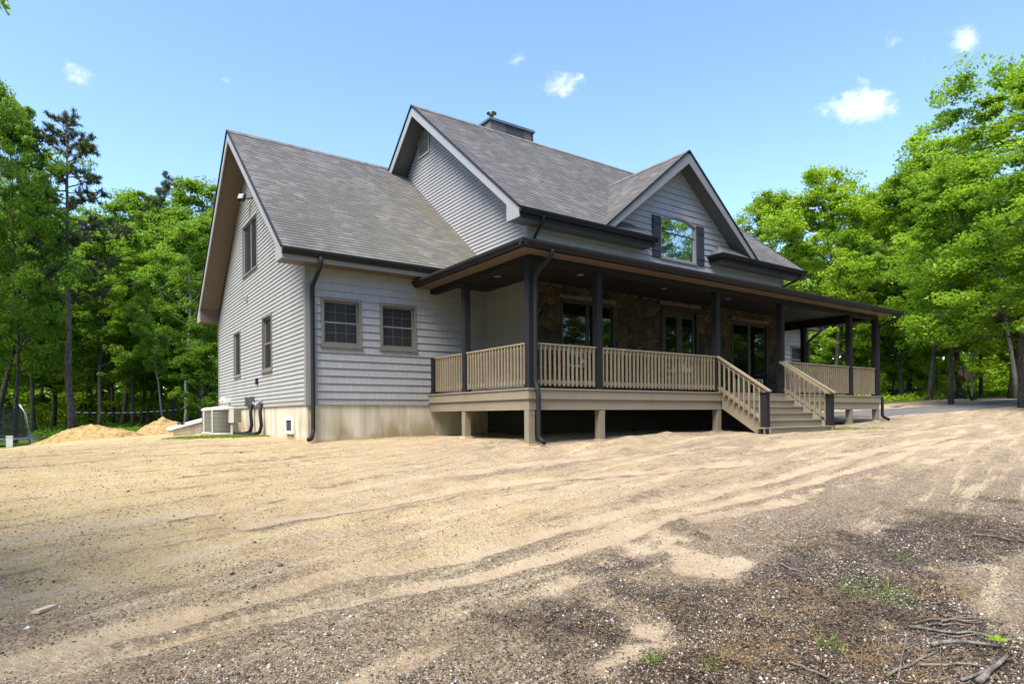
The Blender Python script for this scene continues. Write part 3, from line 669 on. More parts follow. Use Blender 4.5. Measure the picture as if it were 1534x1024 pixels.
for xa, xb in ((XL+.03, WX0), (WX1, XR-.03)):   # closes the boxed return behind the rake board
    for sg in (-1, 1): so_w.append([(xa, WR+sg*5.28, SOF_W), (xb, WR+sg*5.28, SOF_W), (xb, WR+sg*5.28, wz(WR+5.28)-.2), (xa, WR+sg*5.28, wz(WR+5.28)-.2)])
soff(so_w, M_SOFFIT)
sm = []
for xa, xb in ((ML+.03, FX0), (FX1, MRX-.03)):
    for y_ in (2.52, 10.6): sm.append([(xa, MR, MRZ-.22), (xb, MR, MRZ-.22), (xb, y_, mz(y_)-.22), (xa, y_, mz(y_)-.22)])
    sm.append([(xa, 2.52, SOF_M), (xb, 2.52, SOF_M), (xb, 2.52, mz(2.52)-.2), (xa, 2.52, mz(2.52)-.2)])
sm += [[(ML+.03, 2.01, SOF_M), (5.97, 2.01, SOF_M), (5.97, 2.52, SOF_M), (ML+.03, 2.52, SOF_M)], [(9.08, 2.01, SOF_M), (MRX-.03, 2.01, SOF_M), (MRX-.03, 2.52, SOF_M), (9.08, 2.52, SOF_M)]]
for s in (-1, 1): sm.append([(7.5, DY+.03, 9.40-.24), (7.5, FY0, 9.40-.24), (7.5+s*3.3, FY0, dz(10.8)-.24), (7.5+s*3.3, DY+.03, dz(10.8)-.24)])
M_SOFDARK = plain('grey_soffit', (.10, .10, .10), .6, .15, 2)
soff(sm, M_SOFDARK, 'dark grey soffit')
# eave boards behind the gutters
for bx_ in ((XL+.03, .5, 3.93, 3.955, SOF_W-.01, 5.30), (14.5, XR-.03, 3.93, 3.955, SOF_W-.01, 5.30), (XL+.03, XR-.03, 15.53, 15.55, SOF_W-.01, 5.30)):
    f = MB(); f.box(*bx_); hp(f, 'fascia', M_CORNER)
f = MB(); f.box(ML+.03, 6.0, 2.005, 2.03, SOF_M-.012, 6.585); f.box(5.975, 6.0, 2.03, 2.5, SOF_M-.012, 6.58); hp(f, 'fascia', M_BLACK)
f = MB(); f.box(9.05, MRX-.03, 2.005, 2.03, SOF_M-.012, 6.585); f.box(9.05, 9.075, 2.03, 2.5, SOF_M-.012, 6.58); hp(f, 'fascia', M_BLACK)
f = MB(); f.box(PG+.12, 15-PG-.12, PG+.12, PG+.14, 4.86, 4.985)
for x in (PG+.12, 15-PG-.14): f.box(x, x+.02, PG+.14, WY0, 4.86, 4.985)
hp(f, 'fascia', M_BLACK)
# gutters: K profile swept along straight runs
def gutter(mb, p, q, out, h=.13, w=.12):
    p, q, out = Vector(p), Vector(q), Vector(out)
    prof = [(0, 0), (.55, 0), (.68, .35), (.95, .55), (1, .72), (1, 1), (.93, 1), (.9, .78), (.06, .6), (0, .6)]
    mb.prism([p+out*(a*w)+Z*(b*h) for a, b in prof], q-p)
g = MB(); gutter(g, (XL, 3.93, 5.175), (.6, 3.93, 5.175), (0, -1, 0)); hp(g, 'gutter', M_BLACK)
g = MB(); gutter(g, (XR, 3.93, 5.175), (14.4, 3.93, 5.175), (0, -1, 0)); hp(g, 'gutter', M_BLACK)
g = MB(); gutter(g, (ML, 2.005, 6.455), (6.08, 2.005, 6.455), (0, -1, 0)); gutter(g, (6.0, 1.89, 6.457), (6.0, 2.5, 6.457), (1, 0, 0)); hp(g, 'gutter', M_BLACK)
g = MB(); gutter(g, (MRX, 2.005, 6.455), (8.97, 2.005, 6.455), (0, -1, 0)); gutter(g, (9.05, 1.89, 6.457), (9.05, 2.5, 6.457), (-1, 0, 0)); hp(g, 'gutter', M_BLACK)
g = MB(); gutter(g, (PG, PG+.12, 4.87), (15-PG, PG+.12, 4.87), (0, -1, 0))
gutter(g, (PG+.12, PG, 4.872), (PG+.12, WY0-.03, 4.872), (-1, 0, 0)); gutter(g, (15-PG-.12, PG, 4.872), (15-PG-.12, WY0-.03, 4.872), (1, 0, 0)); hp(g, 'gutter', M_BLACK)

# ---- porch: soffit, beams, ceiling, posts
s = MB(); zz = 4.868
s.box(PG+.14, 15-PG-.14, PG+.14, .08, zz, zz+.012)
for xa, xb in ((PG+.14, .08), (14.92, 15-PG-.14)): s.box(xa, xb, .08, WY0-.02, zz, zz+.012)
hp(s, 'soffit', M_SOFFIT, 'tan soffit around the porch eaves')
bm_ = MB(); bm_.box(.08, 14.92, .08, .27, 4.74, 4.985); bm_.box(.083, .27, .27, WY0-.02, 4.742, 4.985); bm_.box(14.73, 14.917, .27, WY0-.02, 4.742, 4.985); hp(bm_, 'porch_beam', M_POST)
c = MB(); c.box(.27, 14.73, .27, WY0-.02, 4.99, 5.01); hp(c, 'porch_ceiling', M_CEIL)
for x, y in ((2.6, 1.35), (5.6, 1.35), (8.4, 1.35), (11.3, 1.35), (1.0, 2.6), (4.1, .9)):
    l = MB(); l.lathe([(.001, -.006), (.06, -.008), (.085, -.012), (.09, 0)], (x, y, 4.989), 14); hp(l, 'recessed_light', M_CORNER, None, True)
DK = 2.14
def post(x, y, z0=DK, z1=4.74, w=.155, cap=False):
    p = MB(); p.box(x, x+w, y, y+w, z0, z1)
    p.box(x-.012, x+w+.012, y-.012, y+w+.012, z0, z0+.09)
    if z1 > 4: p.box(x-.012, x+w+.012, y-.012, y+w+.012, z1-.08, z1-.001)
    if cap: p.prism([(x-.02, y-.02, z1), (x+w+.02, y-.02, z1), (x+w+.02, y+w+.02, z1), (x-.02, y+w+.02, z1)], (0, 0, .03))
    hp(p, 'porch_post' if not cap else 'newel_post', M_POST)
PX = (.085, 1.965, 6.16, 9.12, 13.02, 14.76)
for x in PX: post(x, .08)
for x in (.085, 14.76): post(x, 2.62)
for x in (.08, 14.73): post(x, 4.22, DK, 3.09, .13)
# deck
d = MB()
for a, b_, c0, c1 in ((0, 14.93, 0, 2.47), (0, 1.83, 2.47, 4.36), (13.17, 14.93, 2.47, 4.36)):
    k = c0
    while k < c1-.01: d.box(a, b_, k, min(k+.137, c1), DK-.028, DK); k += .14
hp(d, 'deck_floor', M_WOODDECK)
d = MB(); zt, zm, zb = DK-.03, 1.92, 1.697
for i, (za, zb_, ins) in enumerate(((zm, zt, .012), (zb, zm-.004, .05))):
    d.box(ins, 14.93-ins, ins, ins+.04, za, zb_)
    d.box(ins, ins+.04, ins+.04, 4.36, za, zb_); d.box(14.93-ins-.04, 14.93-ins, ins+.04, 4.36, za, zb_)
hp(d, 'deck_rim', M_TAUPE)
d = MB(); d.box(-.012, 14.942, -.012, .10, DK-.0285, DK+.002); d.box(-.012, .10, .10, 4.36, DK-.0285, DK+.002); d.box(14.83, 14.942, .10, 4.36, DK-.0285, DK+.002); hp(d, 'deck_edge_board', M_TAUPE)
d = MB()
for k in range(1, 36): d.box(.42*k-.02, .42*k+.02, .1, 2.46, 1.9, DK-.03)
hp(d, 'deck_joists', M_WOODDECK)
for x, y in ((.05, .06), (2.0, .06), (6.14, .06), (9.1, .06), (12.95, .06), (14.72, .06), (.06, 2.6), (14.7, 2.6)):
    p = MB(); p.box(x, x+.155, y, y+.155, gz1(x+.07, y+.07)-.15, zb-.002); p.box(x+.03, x+.158, y-.004, y+.12, zb-.1, zb-.03)
    q = hp(p, 'deck_post', M_TAUPE)
    b = MB(); g0 = gz1(x+.07, y+.07); b.box(x-.03, x+.185, y-.03, y+.185, g0-.2, g0+.035); b.build('footing', M_CONC, q)
# railings
def railing(p, q, N, single, z=DK):
    """top rail, bottom rail and square balusters fixed to the outer face"""
    p, q, N = Vector(p), Vector(q), Vector(N); d = (q-p); L = d.length; d.normalize()
    rl = MB(); up = Z*(z+.93); rl.obox((p+q)/2+up, d*L, N*.125, Z*.036); rl.obox((p+q)/2+Z*(z+.865), d*L, N*.038, Z*.085); rl.obox((p+q)/2+Z*(z+.145), d*L, N*.038, Z*.085)
    o = hp(rl, 'railing', M_RAIL)
    k = max(1, round((L-.02)/.12)); allb = MB()
    for i in range(k):
        c = p+d*(L*(i+.5)/k)+N*.0405; hgt = .845; mb = MB() if single else allb
        j = RNG.normal(0, .003)
        mb.obox(c+Z*(z+.06+hgt/2)+d*j, d*.036, N*.036, Z*hgt)
        if single: mb.build('baluster', M_RAIL, o)
    if not single:
        b = allb.build('baluster', M_RAIL, o)
    return o
ry = .175
railing((.175, 4.2, 0), (.175, 2.775, 0), (-1, 0, 0), True); railing((.175, 2.62, 0), (.175, .24, 0), (-1, 0, 0), True)
railing((.24, ry, 0), (1.965, ry, 0), (0, -1, 0), True); railing((2.12, ry, 0), (6.16, ry, 0), (0, -1, 0), True)
railing((9.275, ry, 0), (13.02, ry, 0), (0, -1, 0), False); railing((13.175, ry, 0), (14.76, ry, 0), (0, -1, 0), False)
railing((14.835, .24, 0), (14.835, 2.62, 0), (1, 0, 0), False); railing((14.835, 2.775, 0), (14.835, 4.2, 0), (1, 0, 0), False)
# stairs
SX0, SX1 = 6.30, 9.13; RUN, RISE = .262, .178
stp = MB()
for i in range(1, 6):
    zt_ = DK-RISE*i; y1 = -RUN*(i-1); y0 = -RUN*i; ex = 0 if i < 5 else .22
    stp.box(SX0-ex, SX1+ex, y0-.028, y1-.003, zt_-.034, zt_); stp.box(SX0-ex+.004, SX1+ex-.004, y0, y0+.02, zt_-RISE-(.0 if i < 5 else .2), zt_-.0345)
stp.box(SX0, SX1, -.002, .012, DK-RISE, DK-.03)
hp(stp, 'stairs', M_TAUPE)
for x in (SX0-.045, SX1+.005):
    s = MB(); s.prism([(x, .0, DK-.03), (x, .0, DK-.42), (x, -1.17, .98), (x, -1.36, .98), (x, -1.36, 1.2), (x, -.06, DK-.03)], (.04, 0, 0)); hp(s, 'stringer', M_TAUPE)
for x in (SX0-.16, SX1): post(x, -1.33, .9 if x < 7 else DK-RISE*5, 2.07, .15, True)
for x in (SX0-.1, SX1+.09):
    a, b_ = Vector((x, .09, DK+.93)), Vector((x, -1.40, 2.115)); rl = MB()
    sl_ = (b_-a); rl.bar(a, b_, .13, .036); o1 = Vector((0, 0, -.075)); rl.bar(a+o1, b_+o1+Vector((0, .06, .04)), .038, .085)
    lo = Vector((0, 0, -.79)); rl.bar(a+lo+Vector((0, -.02, 0)), b_+lo+Vector((0, .1, .06)), .038, .085)
    o = hp(rl, 'stair_railing', M_RAIL)
    for k in range(10):
        f_ = (k+.6)/10.4; c = a+(b_-a)*f_
        mb = MB(); mb.obox(c+Vector((-.04 if x < 7 else -.04, 0, -.06-.42)), (.036, 0, 0), (0, .036, 0), (0, 0, .84)); mb.build('baluster', M_RAIL, o)
    if x > 7:
        h_ = MB(); h_.bar(a+Vector((-.22, -.02, -.02)), b_+Vector((-.22, .06, -.0)), .05, .05); h_.build('handrail', M_RAIL, o)

# stone wall with doors and windows under the porch
SO = [Opening(2.95, 4.78, 2.75, 4.60), Opening(6.78, 8.42, DK+.04, 4.80), Opening(10.2, 12.12, DK+.05, 4.60)]
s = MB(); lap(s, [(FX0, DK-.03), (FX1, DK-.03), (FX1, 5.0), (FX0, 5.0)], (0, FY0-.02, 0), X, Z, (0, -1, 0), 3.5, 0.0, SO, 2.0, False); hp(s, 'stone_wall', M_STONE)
M_LEDGE = plain('pale_ledge_stone', (.11, .095, .07), .8, .3, 5)
for o in SO:
    s = MB()
    for k in range(7):
        a = o.u0-.1+(o.u1-o.u0+.2)*k/7; b_ = a+(o.u1-o.u0+.2)/7-.012
        s.box(a, b_, FY0-.085+.02*RNG.random(), FY0+.05, o.v1+.045, o.v1+.13+.04*RNG.random())
    hp(s, 'stone_header', M_LEDGE)
dk = dict(fmat=M_DARKTRIM, smat=M_DARKTRIM, glass=M_DOORGLASS, back=M_DARK, trim=.045, sash=.06, proud=.02)
window('window', (0, FY0-.02, 0), X, (0, -1, 0), SO[0], dict(dk, lights=2))
window('patio_door', (0, FY0-.02, 0), X, (0, -1, 0), SO[2], dict(dk, lights=2, sash=.07))
o = SO[1]; f = MB(); yf = FY0-.02
f.box(o.u0, o.u0+.07, yf-.03, yf+.12, o.v0-.03, o.v1); f.box(o.u1-.07, o.u1, yf-.03, yf+.12, o.v0-.03, o.v1); f.box(o.u0+.07, o.u1-.07, yf-.028, yf+.12, o.v1-.08, o.v1); f.box(o.u0+.07, o.u1-.07, yf+.0, yf+.1, o.v0-.03, o.v0)
door = hp(f, 'front_door', M_DARKTRIM)
for i, (a, b_) in enumerate(((o.u0+.075, 7.598), (7.602, o.u1-.075))):
    lf = MB(); gw = .13; lf.box(a, a+gw, yf+.02, yf+.065, o.v0, o.v1-.085); lf.box(b_-gw, b_, yf+.02, yf+.065, o.v0, o.v1-.085)
    lf.box(a+gw, b_-gw, yf+.021, yf+.064, o.v0, o.v0+.42); lf.box(a+gw, b_-gw, yf+.021, yf+.064, o.v1-.30, o.v1-.085)
    lf.build('door_leaf', M_DARKTRIM, door)
    p = MB(); p.poly([(a+gw, yf+.045, o.v0+.42), (b_-gw, yf+.045, o.v0+.42), (b_-gw, yf+.045, o.v1-.3), (a+gw, yf+.045, o.v1-.3)]); p.build('pane', M_DOORGLASS, door)
    hd = MB(); hx = 7.52 if i == 0 else 7.68; hd.tube([(hx, yf+.02, 3.08), (hx, yf-.035, 3.08), (hx+(-.1 if i == 0 else .1), yf-.04, 3.08)], .011, 8); hd.build('handle', M_STEEL, door)
b = MB(); b.poly([(o.u0, yf+.125, o.v0), (o.u1, yf+.125, o.v0), (o.u1, yf+.125, o.v1), (o.u0, yf+.125, o.v1)]); b.build('room_backing', M_DARK, door)

# ---- downspouts
def spout(pts, w=.085, d_=.06):
    p = MB()
    pts = [Vector(q) for q in pts]
    # rounded corners
    out = [pts[0]]
    for a, b_, c in zip(pts, pts[1:], pts[2:]):
        r_ = min(.07, (b_-a).length*.45, (c-b_).length*.45); s0, s1 = b_+(a-b_).normalized()*r_, b_+(c-b_).normalized()*r_
        out += [s0, (s0+s1)/2*.5+b_*.5, s1]
    out.append(pts[-1]); p.tube(out, w*.56, 10); hp(p, 'downspout', M_BLACK, None, True)
spout([(-2.93, 3.87, 5.2), (-2.93, 3.87, 5.0), (-2.99, 4.30, 4.6), (-2.99, 4.31, 1.25), (-3.10, 4.1, 1.09), (-3.2, 3.98, 1.08)], .088)
spout([(.33, -.39, 4.9), (.33, -.38, 4.8), (.20, .0, 4.45), (.20, .02, DK+.12), (.20, -.07, DK-.06), (.20, -.07, 1.12), (.25, -.22, 1.03)])
spout([(15.38, -.39, 4.9), (15.38, -.38, 4.8), (14.98, .1, 4.5), (14.98, .12, DK+.08), (15.05, .03, DK-.05), (15.05, .03, 1.45), (15.28, -.08, 1.34)])
spout([(1.95, 1.95, 6.5), (1.95, 1.95, 6.38), (2.0, 2.43, 6.02), (2.0, 2.43, 5.78)], .07)
spout([(13.5, 1.95, 6.5), (13.5, 1.95, 6.36), (13.05, 2.43, 6.05), (13.05, 2.43, 5.75)], .07)
spout([(18.3, 3.87, 5.2), (18.3, 3.87, 5.05), (18.0, 4.3, 4.6), (18.0, 4.3, 1.7)], .1)

# ---- chimney
c = MB(); CX0, CX1, CY0, CY1 = 4.57, 6.46, 8.3, 9.75
c.box(CX0, CX1, CY0, CY1, 9.6, 12.02)
chim = hp(c, 'chimney', M_CHIM)
k = MB(); k.box(CX0-.06, CX1+.06, CY0-.06, CY1+.06, 12.02, 12.10); k.box(CX0-.03, CX1+.03, CY0-.03, CY1+.03, 12.10, 12.125); k.build('chimney_cap', M_STEEL, chim)
k = MB(); k.box(5.23, 6.03, CY0-.012, CY0, 10.6, 12.0); k.box(CX1-.1, CX1+.006, CY0-.01, CY0, 10.6, 12.01); k.build('chimney_panel', M_CHIMD, chim)
k = MB(); fx, fy = 5.22, 9.2; k.lathe([(.07, 12.1), (.07, 12.70), (.001, 12.70)], (fx, fy, 0)); k.lathe([(.001, 12.86), (.12, 12.84), (.19, 12.79), (.185, 12.76), (.05, 12.74), (.05, 12.70)], (fx, fy, 0)); k.build('flue', M_STEEL, chim, True)

# ---- small fittings on the walls
k = MB(); ya, yb_, za, zb_ = 7.72, 8.36, 10.07, 10.76; x = FX0-.02
for a, b_, c0, c1 in ((ya-.06, ya, za-.06, zb_+.06), (yb_, yb_+.06, za-.06, zb_+.06), (ya, yb_, za-.06, za), (ya, yb_, zb_, zb_+.06)): k.box(x-.035, x+.02, a, b_, c0, c1)
gv = hp(k, 'gable_vent', M_FASCIA); k = MB()
for i in range(9): zz = za+.075*i+.03; k.obox((x-.005, (ya+yb_)/2, zz+.012), (.05, 0, -.035), (0, yb_-ya, 0), (.006, 0, .006))
k.build('louvre_slats', M_CORNER, gv); k = MB(); k.box(x+.012, x+.016, ya, yb_, za, zb_); k.build('vent_backing', M_DARK, gv)
k = MB(); x = WX0-.016; k.tube([(x, 9.5, 8.12), (x-.12, 9.62, 8.10), (x-.18, 9.72, 8.13)], .022, 8); k.obox((x-.24, 9.82, 8.18), (.05, .05, -.05), (-.14, .2, .03), (.07, .03, .19)); fl = hp(k, 'floodlight', M_BLACK)
k = MB(); k.obox((x-.275, 9.795, 8.205), (.008, .008, -.008), (-.10, .15, .022), (.052, .022, .145)); k.build('lamp_face', plain('lamp_glass', (.3, .3, .28), .25, .1), fl)
k = MB(); k.box(x-.05, x, 10.24, 10.36, 5.17, 5.32); k.box(x-.09, x-.05, 10.25, 10.35, 5.2, 5.24); hp(k, 'wall_vent', M_FASCIA)
k = MB(); k.box(x-.06, x, 8.98, 9.10, 2.54, 2.72); hp(k, 'outlet_box', M_BLACK)
k = MB(); fy0, fy1 = 5.57, 6.08
for a, b_, c0, c1 in ((fy0-.07, fy0, 1.17, 1.58), (fy1, fy1+.07, 1.17, 1.58), (fy0, fy1, 1.17, 1.24), (fy0, fy1, 1.51, 1.58)): k.box(WX0-.03, WX0+.06, a, b_, c0, c1)
fw_ = hp(k, 'foundation_vent', M_WHITE); k = MB(); k.box(WX0-.006, WX0+.03, fy0, fy1, 1.24, 1.51); k.build('vent_grille', M_SHUT, fw_)
for y in (10.2, 9.55):
    k = MB(); k.box(x-.10, x, y-.09, y+.09, 1.92, 2.2); k.tube([(x-.06, y+.1, 2.0), (x-.06, y+.22, 1.98)], .025, 8); hp(k, 'disconnect_box', M_STEEL)
k = MB(); k.tube([(x-.05, 9.45, 2.02), (x-.05, 9.0, 1.93), (x-.05, 8.6, 2.02), (x-.05, 8.45, 2.05)], .03, 8); hp(k, 'conduit', M_FASCIA, None, True)
for y, yy, yend in ((9.62, 9.75, 10.0), (8.45, 8.55, 9.9)):
    k = MB(); k.tube([(x-.06, y, 1.98), (x-.08, y-.02, 1.7), (x-.07, y-.1, 1.35), (x-.10, y-.02, 1.16), (x-.2, y+.25, 1.10), (x-.55, yend, 1.09)], .05, 10); hp(k, 'refrigerant_line', M_BLACK, None, True)
k = MB(); k.tube([(x-.03, 13.2, 2.2), (x-.22, 13.2, 2.22), (x-.3, 13.2, 2.14)], .05, 10); k.box(x-.2, x, 12.95, 13.15, 2.12, 2.26); hp(k, 'exhaust_pipe', M_WHITE, None, True)

# cellar hatch against the left wall
hy0, hy1 = 12.7, 14.1; hx0 = -4.9
k = MB(); k.prism([(hx0, hy0, .8), (WX0, hy0, .8), (WX0, hy0, 1.66), (hx0, hy0, 1.18)], (0, .12, 0)); k.prism([(hx0, hy1-.12, .8), (WX0, hy1-.12, .8), (WX0, hy1-.12, 1.66), (hx0, hy1-.12, 1.18)], (0, .12, 0)); k.box(hx0, hx0+.1, hy0+.12, hy1-.12, .8, 1.17)
ht = hp(k, 'cellar_hatch', M_CONC)
for a, b_ in ((hy0-.05, (hy0+hy1)/2-.004), ((hy0+hy1)/2+.004, hy1+.05)):
    k = MB(); k.prism([(hx0-.06, a, 1.185), (WX0-.03, a, 1.70), (WX0-.03, a, 1.77), (hx0-.06, a, 1.25)], (0, b_-a, 0)); k.build('hatch_door', M_WHITE, ht)
k = MB()
for y in (hy0+.3, hy1-.3): k.box(hx0+.25, hx0+.40, y-.03, y+.03, 1.34, 1.41)
k.build('hinge', M_BLACK, ht)
# ---------------------------------------------------------------- trees
def leaf_mat(name, dark, mid, light, trans=.52):
    mt, t = newmat(name); rnd = t.n('ShaderNodeNewGeometry').outputs['Random Per Island']; ob = t.n('ShaderNodeObjectInfo').outputs['Random']
    P = t.geo()[0]; cl = t.noise(P, .55, 3, .6)
    f = t.math('ADD', t.math('MULTIPLY', rnd, .5), t.math('ADD', t.math('MULTIPLY', t.math('SUBTRACT', cl, .5), 1.1), t.math('ADD', t.math('MULTIPLY', ob, .22), .14)))
    c = t.ramp(f, [(.1, dark), (.5, mid), (.95, light)])
    b = t.bsdf(c, .5, None, .35); tr = t.n('ShaderNodeBsdfTranslucent'); t.set(tr, 'Color', t.mix(.5, c, (.30, .44, .03)))
    t.out(t.n('ShaderNodeMixShader', i0=trans, i1=b, i2=tr.outputs[0]).outputs[0]); return mt
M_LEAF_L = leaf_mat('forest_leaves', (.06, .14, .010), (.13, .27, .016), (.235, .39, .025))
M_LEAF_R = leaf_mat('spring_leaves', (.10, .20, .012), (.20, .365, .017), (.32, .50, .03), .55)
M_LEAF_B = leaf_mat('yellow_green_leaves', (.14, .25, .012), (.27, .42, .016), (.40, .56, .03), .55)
M_NEEDLE = leaf_mat('pine_needles', (.020, .035, .014), (.045, .068, .026), (.09, .115, .04), .15)
def bark_mat(name, a, b_):
    mt, t = newmat(name); P = t.geo()[0]; uv = t.uv(); tc = t.n('ShaderNodeTexCoord').outputs[3]
    n1 = t.noise(t.mapv(tc, (8, 8, 3)), 1.8, 6, .75); n2 = t.noise(tc, 1.2, 4)
    c = t.mix(t.step(n1, .38, .62), a, b_); c = t.mix(t.math('MULTIPLY', t.step(n2, .5, .7), .5), c, tuple(x*.6 for x in b_))
    t.out(t.bsdf(c, .9, t.bump(n1, 1, .05), .1)); return mt
M_BARK = bark_mat('grey_bark', (.045, .04, .034), (.13, .118, .10))
M_BARKP = bark_mat('pine_bark', (.075, .055, .045), (.22, .18, .155))
M_BARKL = bark_mat('pale_bark', (.14, .135, .12), (.34, .33, .30))

def leaf_mesh(name, cen, rad, per, size, rng, flat=.55, tilt=.75, aspect=.6, mat=None, dirs=None):
    """leaf-sized rhombic faces in clumps; cen Nx3, rad N, per leaves each"""
    n = len(cen)*per; c = np.repeat(cen, per, 0); r = np.repeat(rad, per)
    g = rng.normal(size=(n, 3)); g /= np.linalg.norm(g, axis=1, keepdims=True)
    p = c+g*(r*rng.random(n)**.45)[:, None]*np.array([1, 1, flat])
    nr = rng.normal(size=(n, 3))*tilt+np.array([0, 0, 1.0])+g*.35; nr /= np.linalg.norm(nr, axis=1, keepdims=True)
    a = np.cross(nr, rng.normal(size=(n, 3))); a /= np.linalg.norm(a, axis=1, keepdims=True); b = np.cross(nr, a)
    s = size*(.6+.8*rng.random(n))[:, None]
    dr = nr*(s*.18)
    v = np.stack([p-a*s*.5, p+b*s*.5*aspect+dr, p+a*s*.5-dr*.3, p-b*s*.5*aspect+dr], 1).reshape(-1, 3)
    return quads(name, v, mat)
def quads(name, v, mat):
    k = len(v)//4; me = bpy.data.meshes.new(name)
    me.vertices.add(k*4); me.vertices.foreach_set('co', v.astype('f').ravel()); me.loops.add(k*4); me.loops.foreach_set('vertex_index', np.arange(k*4, dtype='i'))
    me.polygons.add(k); me.polygons.foreach_set('loop_start', np.arange(k, dtype='i')*4); me.materials.append(mat); me.update(calc_edges=True); return me
def deciduous(seed, H, base, Rr, nlimb, per, size, r0, bark, leaf, lean=0, nsub=6, cl=.62):
    rng = np.random.default_rng(seed); mb = MB(); cen = []; rad = []
    k = 9; tp = [Vector((0, 0, -.5))]; wx, wy = rng.normal(0, .05, 2); px_, py_ = 0, 0
    for i in range(1, k+1):
        px_ += rng.normal(wx, .11)*H/14+lean*H/k; py_ += rng.normal(wy, .11)*H/14; tp.append(Vector((px_, py_, H*.95*i/k)))
    tr = [r0*(1.25 if i == 0 else 1)*(1-.93*(i/k)**.9) for i in range(k+1)]; mb.tube(tp, tr, 9)
    def tpt(h): f = max(0, min(k-.001, h/(H*.95)*k)); i = int(f); return tp[i].lerp(tp[i+1], f-i), tr[i]+(tr[i+1]-tr[i])*(f-i)
    for j in range(nlimb):
        f = (j+rng.random()*.8)/nlimb; h = H*(base+(.93-base)*f); az = j*2.4+rng.normal(0, .4); o, orad = tpt(h)
        prof = (.55+.9*f if f < .4 else .91*math.cos((f-.4)/.6*1.35)**.8+.06)
        L = Rr*prof*rng.uniform(.75, 1.2); el = R(rng.uniform(5, 30)+45*f*f)
        d = Vector((math.cos(az)*math.cos(el), math.sin(az)*math.cos(el), math.sin(el))); pts = [o]; q = o.copy()
        for s_ in range(5):
            d = (d+Vector(rng.normal(0, .16, 3))+Vector((0, 0, .05))).normalized(); q = q+d*L/5; pts.append(q.copy())
        lr = min(orad*.6, .018*L+.02); mb.tube(pts, [lr*(1-.8*i/5) for i in range(6)], 5, False)
        cen.append(pts[-1]); rad.append(cl*rng.uniform(.7, 1.1))
        for s_ in range(nsub):
            g = rng.uniform(.28, 1)*5; i = min(4, int(g)); b0 = pts[i].lerp(pts[i+1], g-i); dd = (pts[i+1]-pts[i]).normalized()
            sd = Vector(rng.normal(0, 1, 3)); sd.z *= .5; sd = (dd*.5+sd.normalized()*.9).normalized(); sl_ = L*rng.uniform(.2, .42)
            e = b0+sd*sl_; mb.tube([b0, b0.lerp(e, .5)+Vector((0, 0, .05*sl_)), e], [lr*.4, lr*.28, lr*.1], 3, False)
            cen.append(e); rad.append(cl*rng.uniform(.4, 1.3))
            if rng.random() < .55: cen.append(b0.lerp(e, .55)+Vector(rng.normal(0, .15, 3))); rad.append(cl*rng.uniform(.5, .8))
    tm = mb.mesh('trunk', bark, True)
    cm = leaf_mesh('crown', np.array([tuple(c) for c in cen]), np.array(rad), per, size, rng, mat=leaf)
    return tm, cm
def pine(seed, H, r0, first, Rr, nb, per, dense=1.0):
    rng = np.random.default_rng(seed); mb = MB(); k = 10; tp = []; x = y = 0
    for i in range(k+1): tp.append(Vector((x, y, -.5 if i == 0 else H*i/k))); x += rng.normal(0, .05); y += rng.normal(0, .05)
    tr = [r0*(1.15 if i == 0 else 1)*(1-.9*(i/k)**1.15) for i in range(k+1)]; mb.tube(tp, tr, 10)
    quadsv = []
    for j in range(nb):
        f = (j+rng.random())/nb; h = H*(first+(.985-first)*f); i = min(k-1, int(h/H*k)); o = tp[i].lerp(tp[i+1], h/H*k-i)
        L = Rr*(1-f)**.6*rng.uniform(.45, 1.15)*(1 if f > .12 else .6)+.25; az = j*2.4+rng.normal(0, .5); el = R(-8+34*f+rng.normal(0, 9))
        d = Vector((math.cos(az)*math.cos(el), math.sin(az)*math.cos(el), math.sin(el))); q = o.copy(); pts = [q.copy()]
        for s_ in range(5): d = (d+Vector(rng.normal(0, .13, 3))+Vector((0, 0, .07))).normalized(); q = q+d*L/5; pts.append(q.copy())
        mb.tube(pts, [.012*L+.012*(1-s_/5)+.004 for s_ in range(6)], 4, False)
        for s_ in range(int((3+L*4.2)*dense)):
            g = 5*(1-rng.random()**1.5*.62); i = min(4, int(g)); b0 = pts[i].lerp(pts[i+1], g-i); dd = (pts[i+1]-pts[i]).normalized()
            sd = (dd*.7+Vector(rng.normal(0, .75, 3))*.9+Vector((0, 0, .25))).normalized(); e = b0+sd*rng.uniform(.12, .48)
            mb.tube([b0, e], [.009, .005], 3, False)
            m_ = per; c = np.array(e)[None]-np.array(sd)[None]*(rng.random((m_, 1))*.22)
            nd = rng.normal(size=(m_, 3))*.8+np.array(sd)[None]*.7; nd /= np.linalg.norm(nd, axis=1, keepdims=True)
            w = np.cross(nd, rng.normal(size=(m_, 3))); w /= np.linalg.norm(w, axis=1, keepdims=True)
            ln = rng.uniform(.10, .2, (m_, 1)); wd = .015
            quadsv.append(np.stack([c-w*wd, c+w*wd, c+nd*ln+w*wd*.6, c+nd*ln-w*wd*.6], 1).reshape(-1, 3))
    return mb.mesh('trunk', M_BARKP, True), quads('crown', np.concatenate(quadsv), M_NEEDLE)

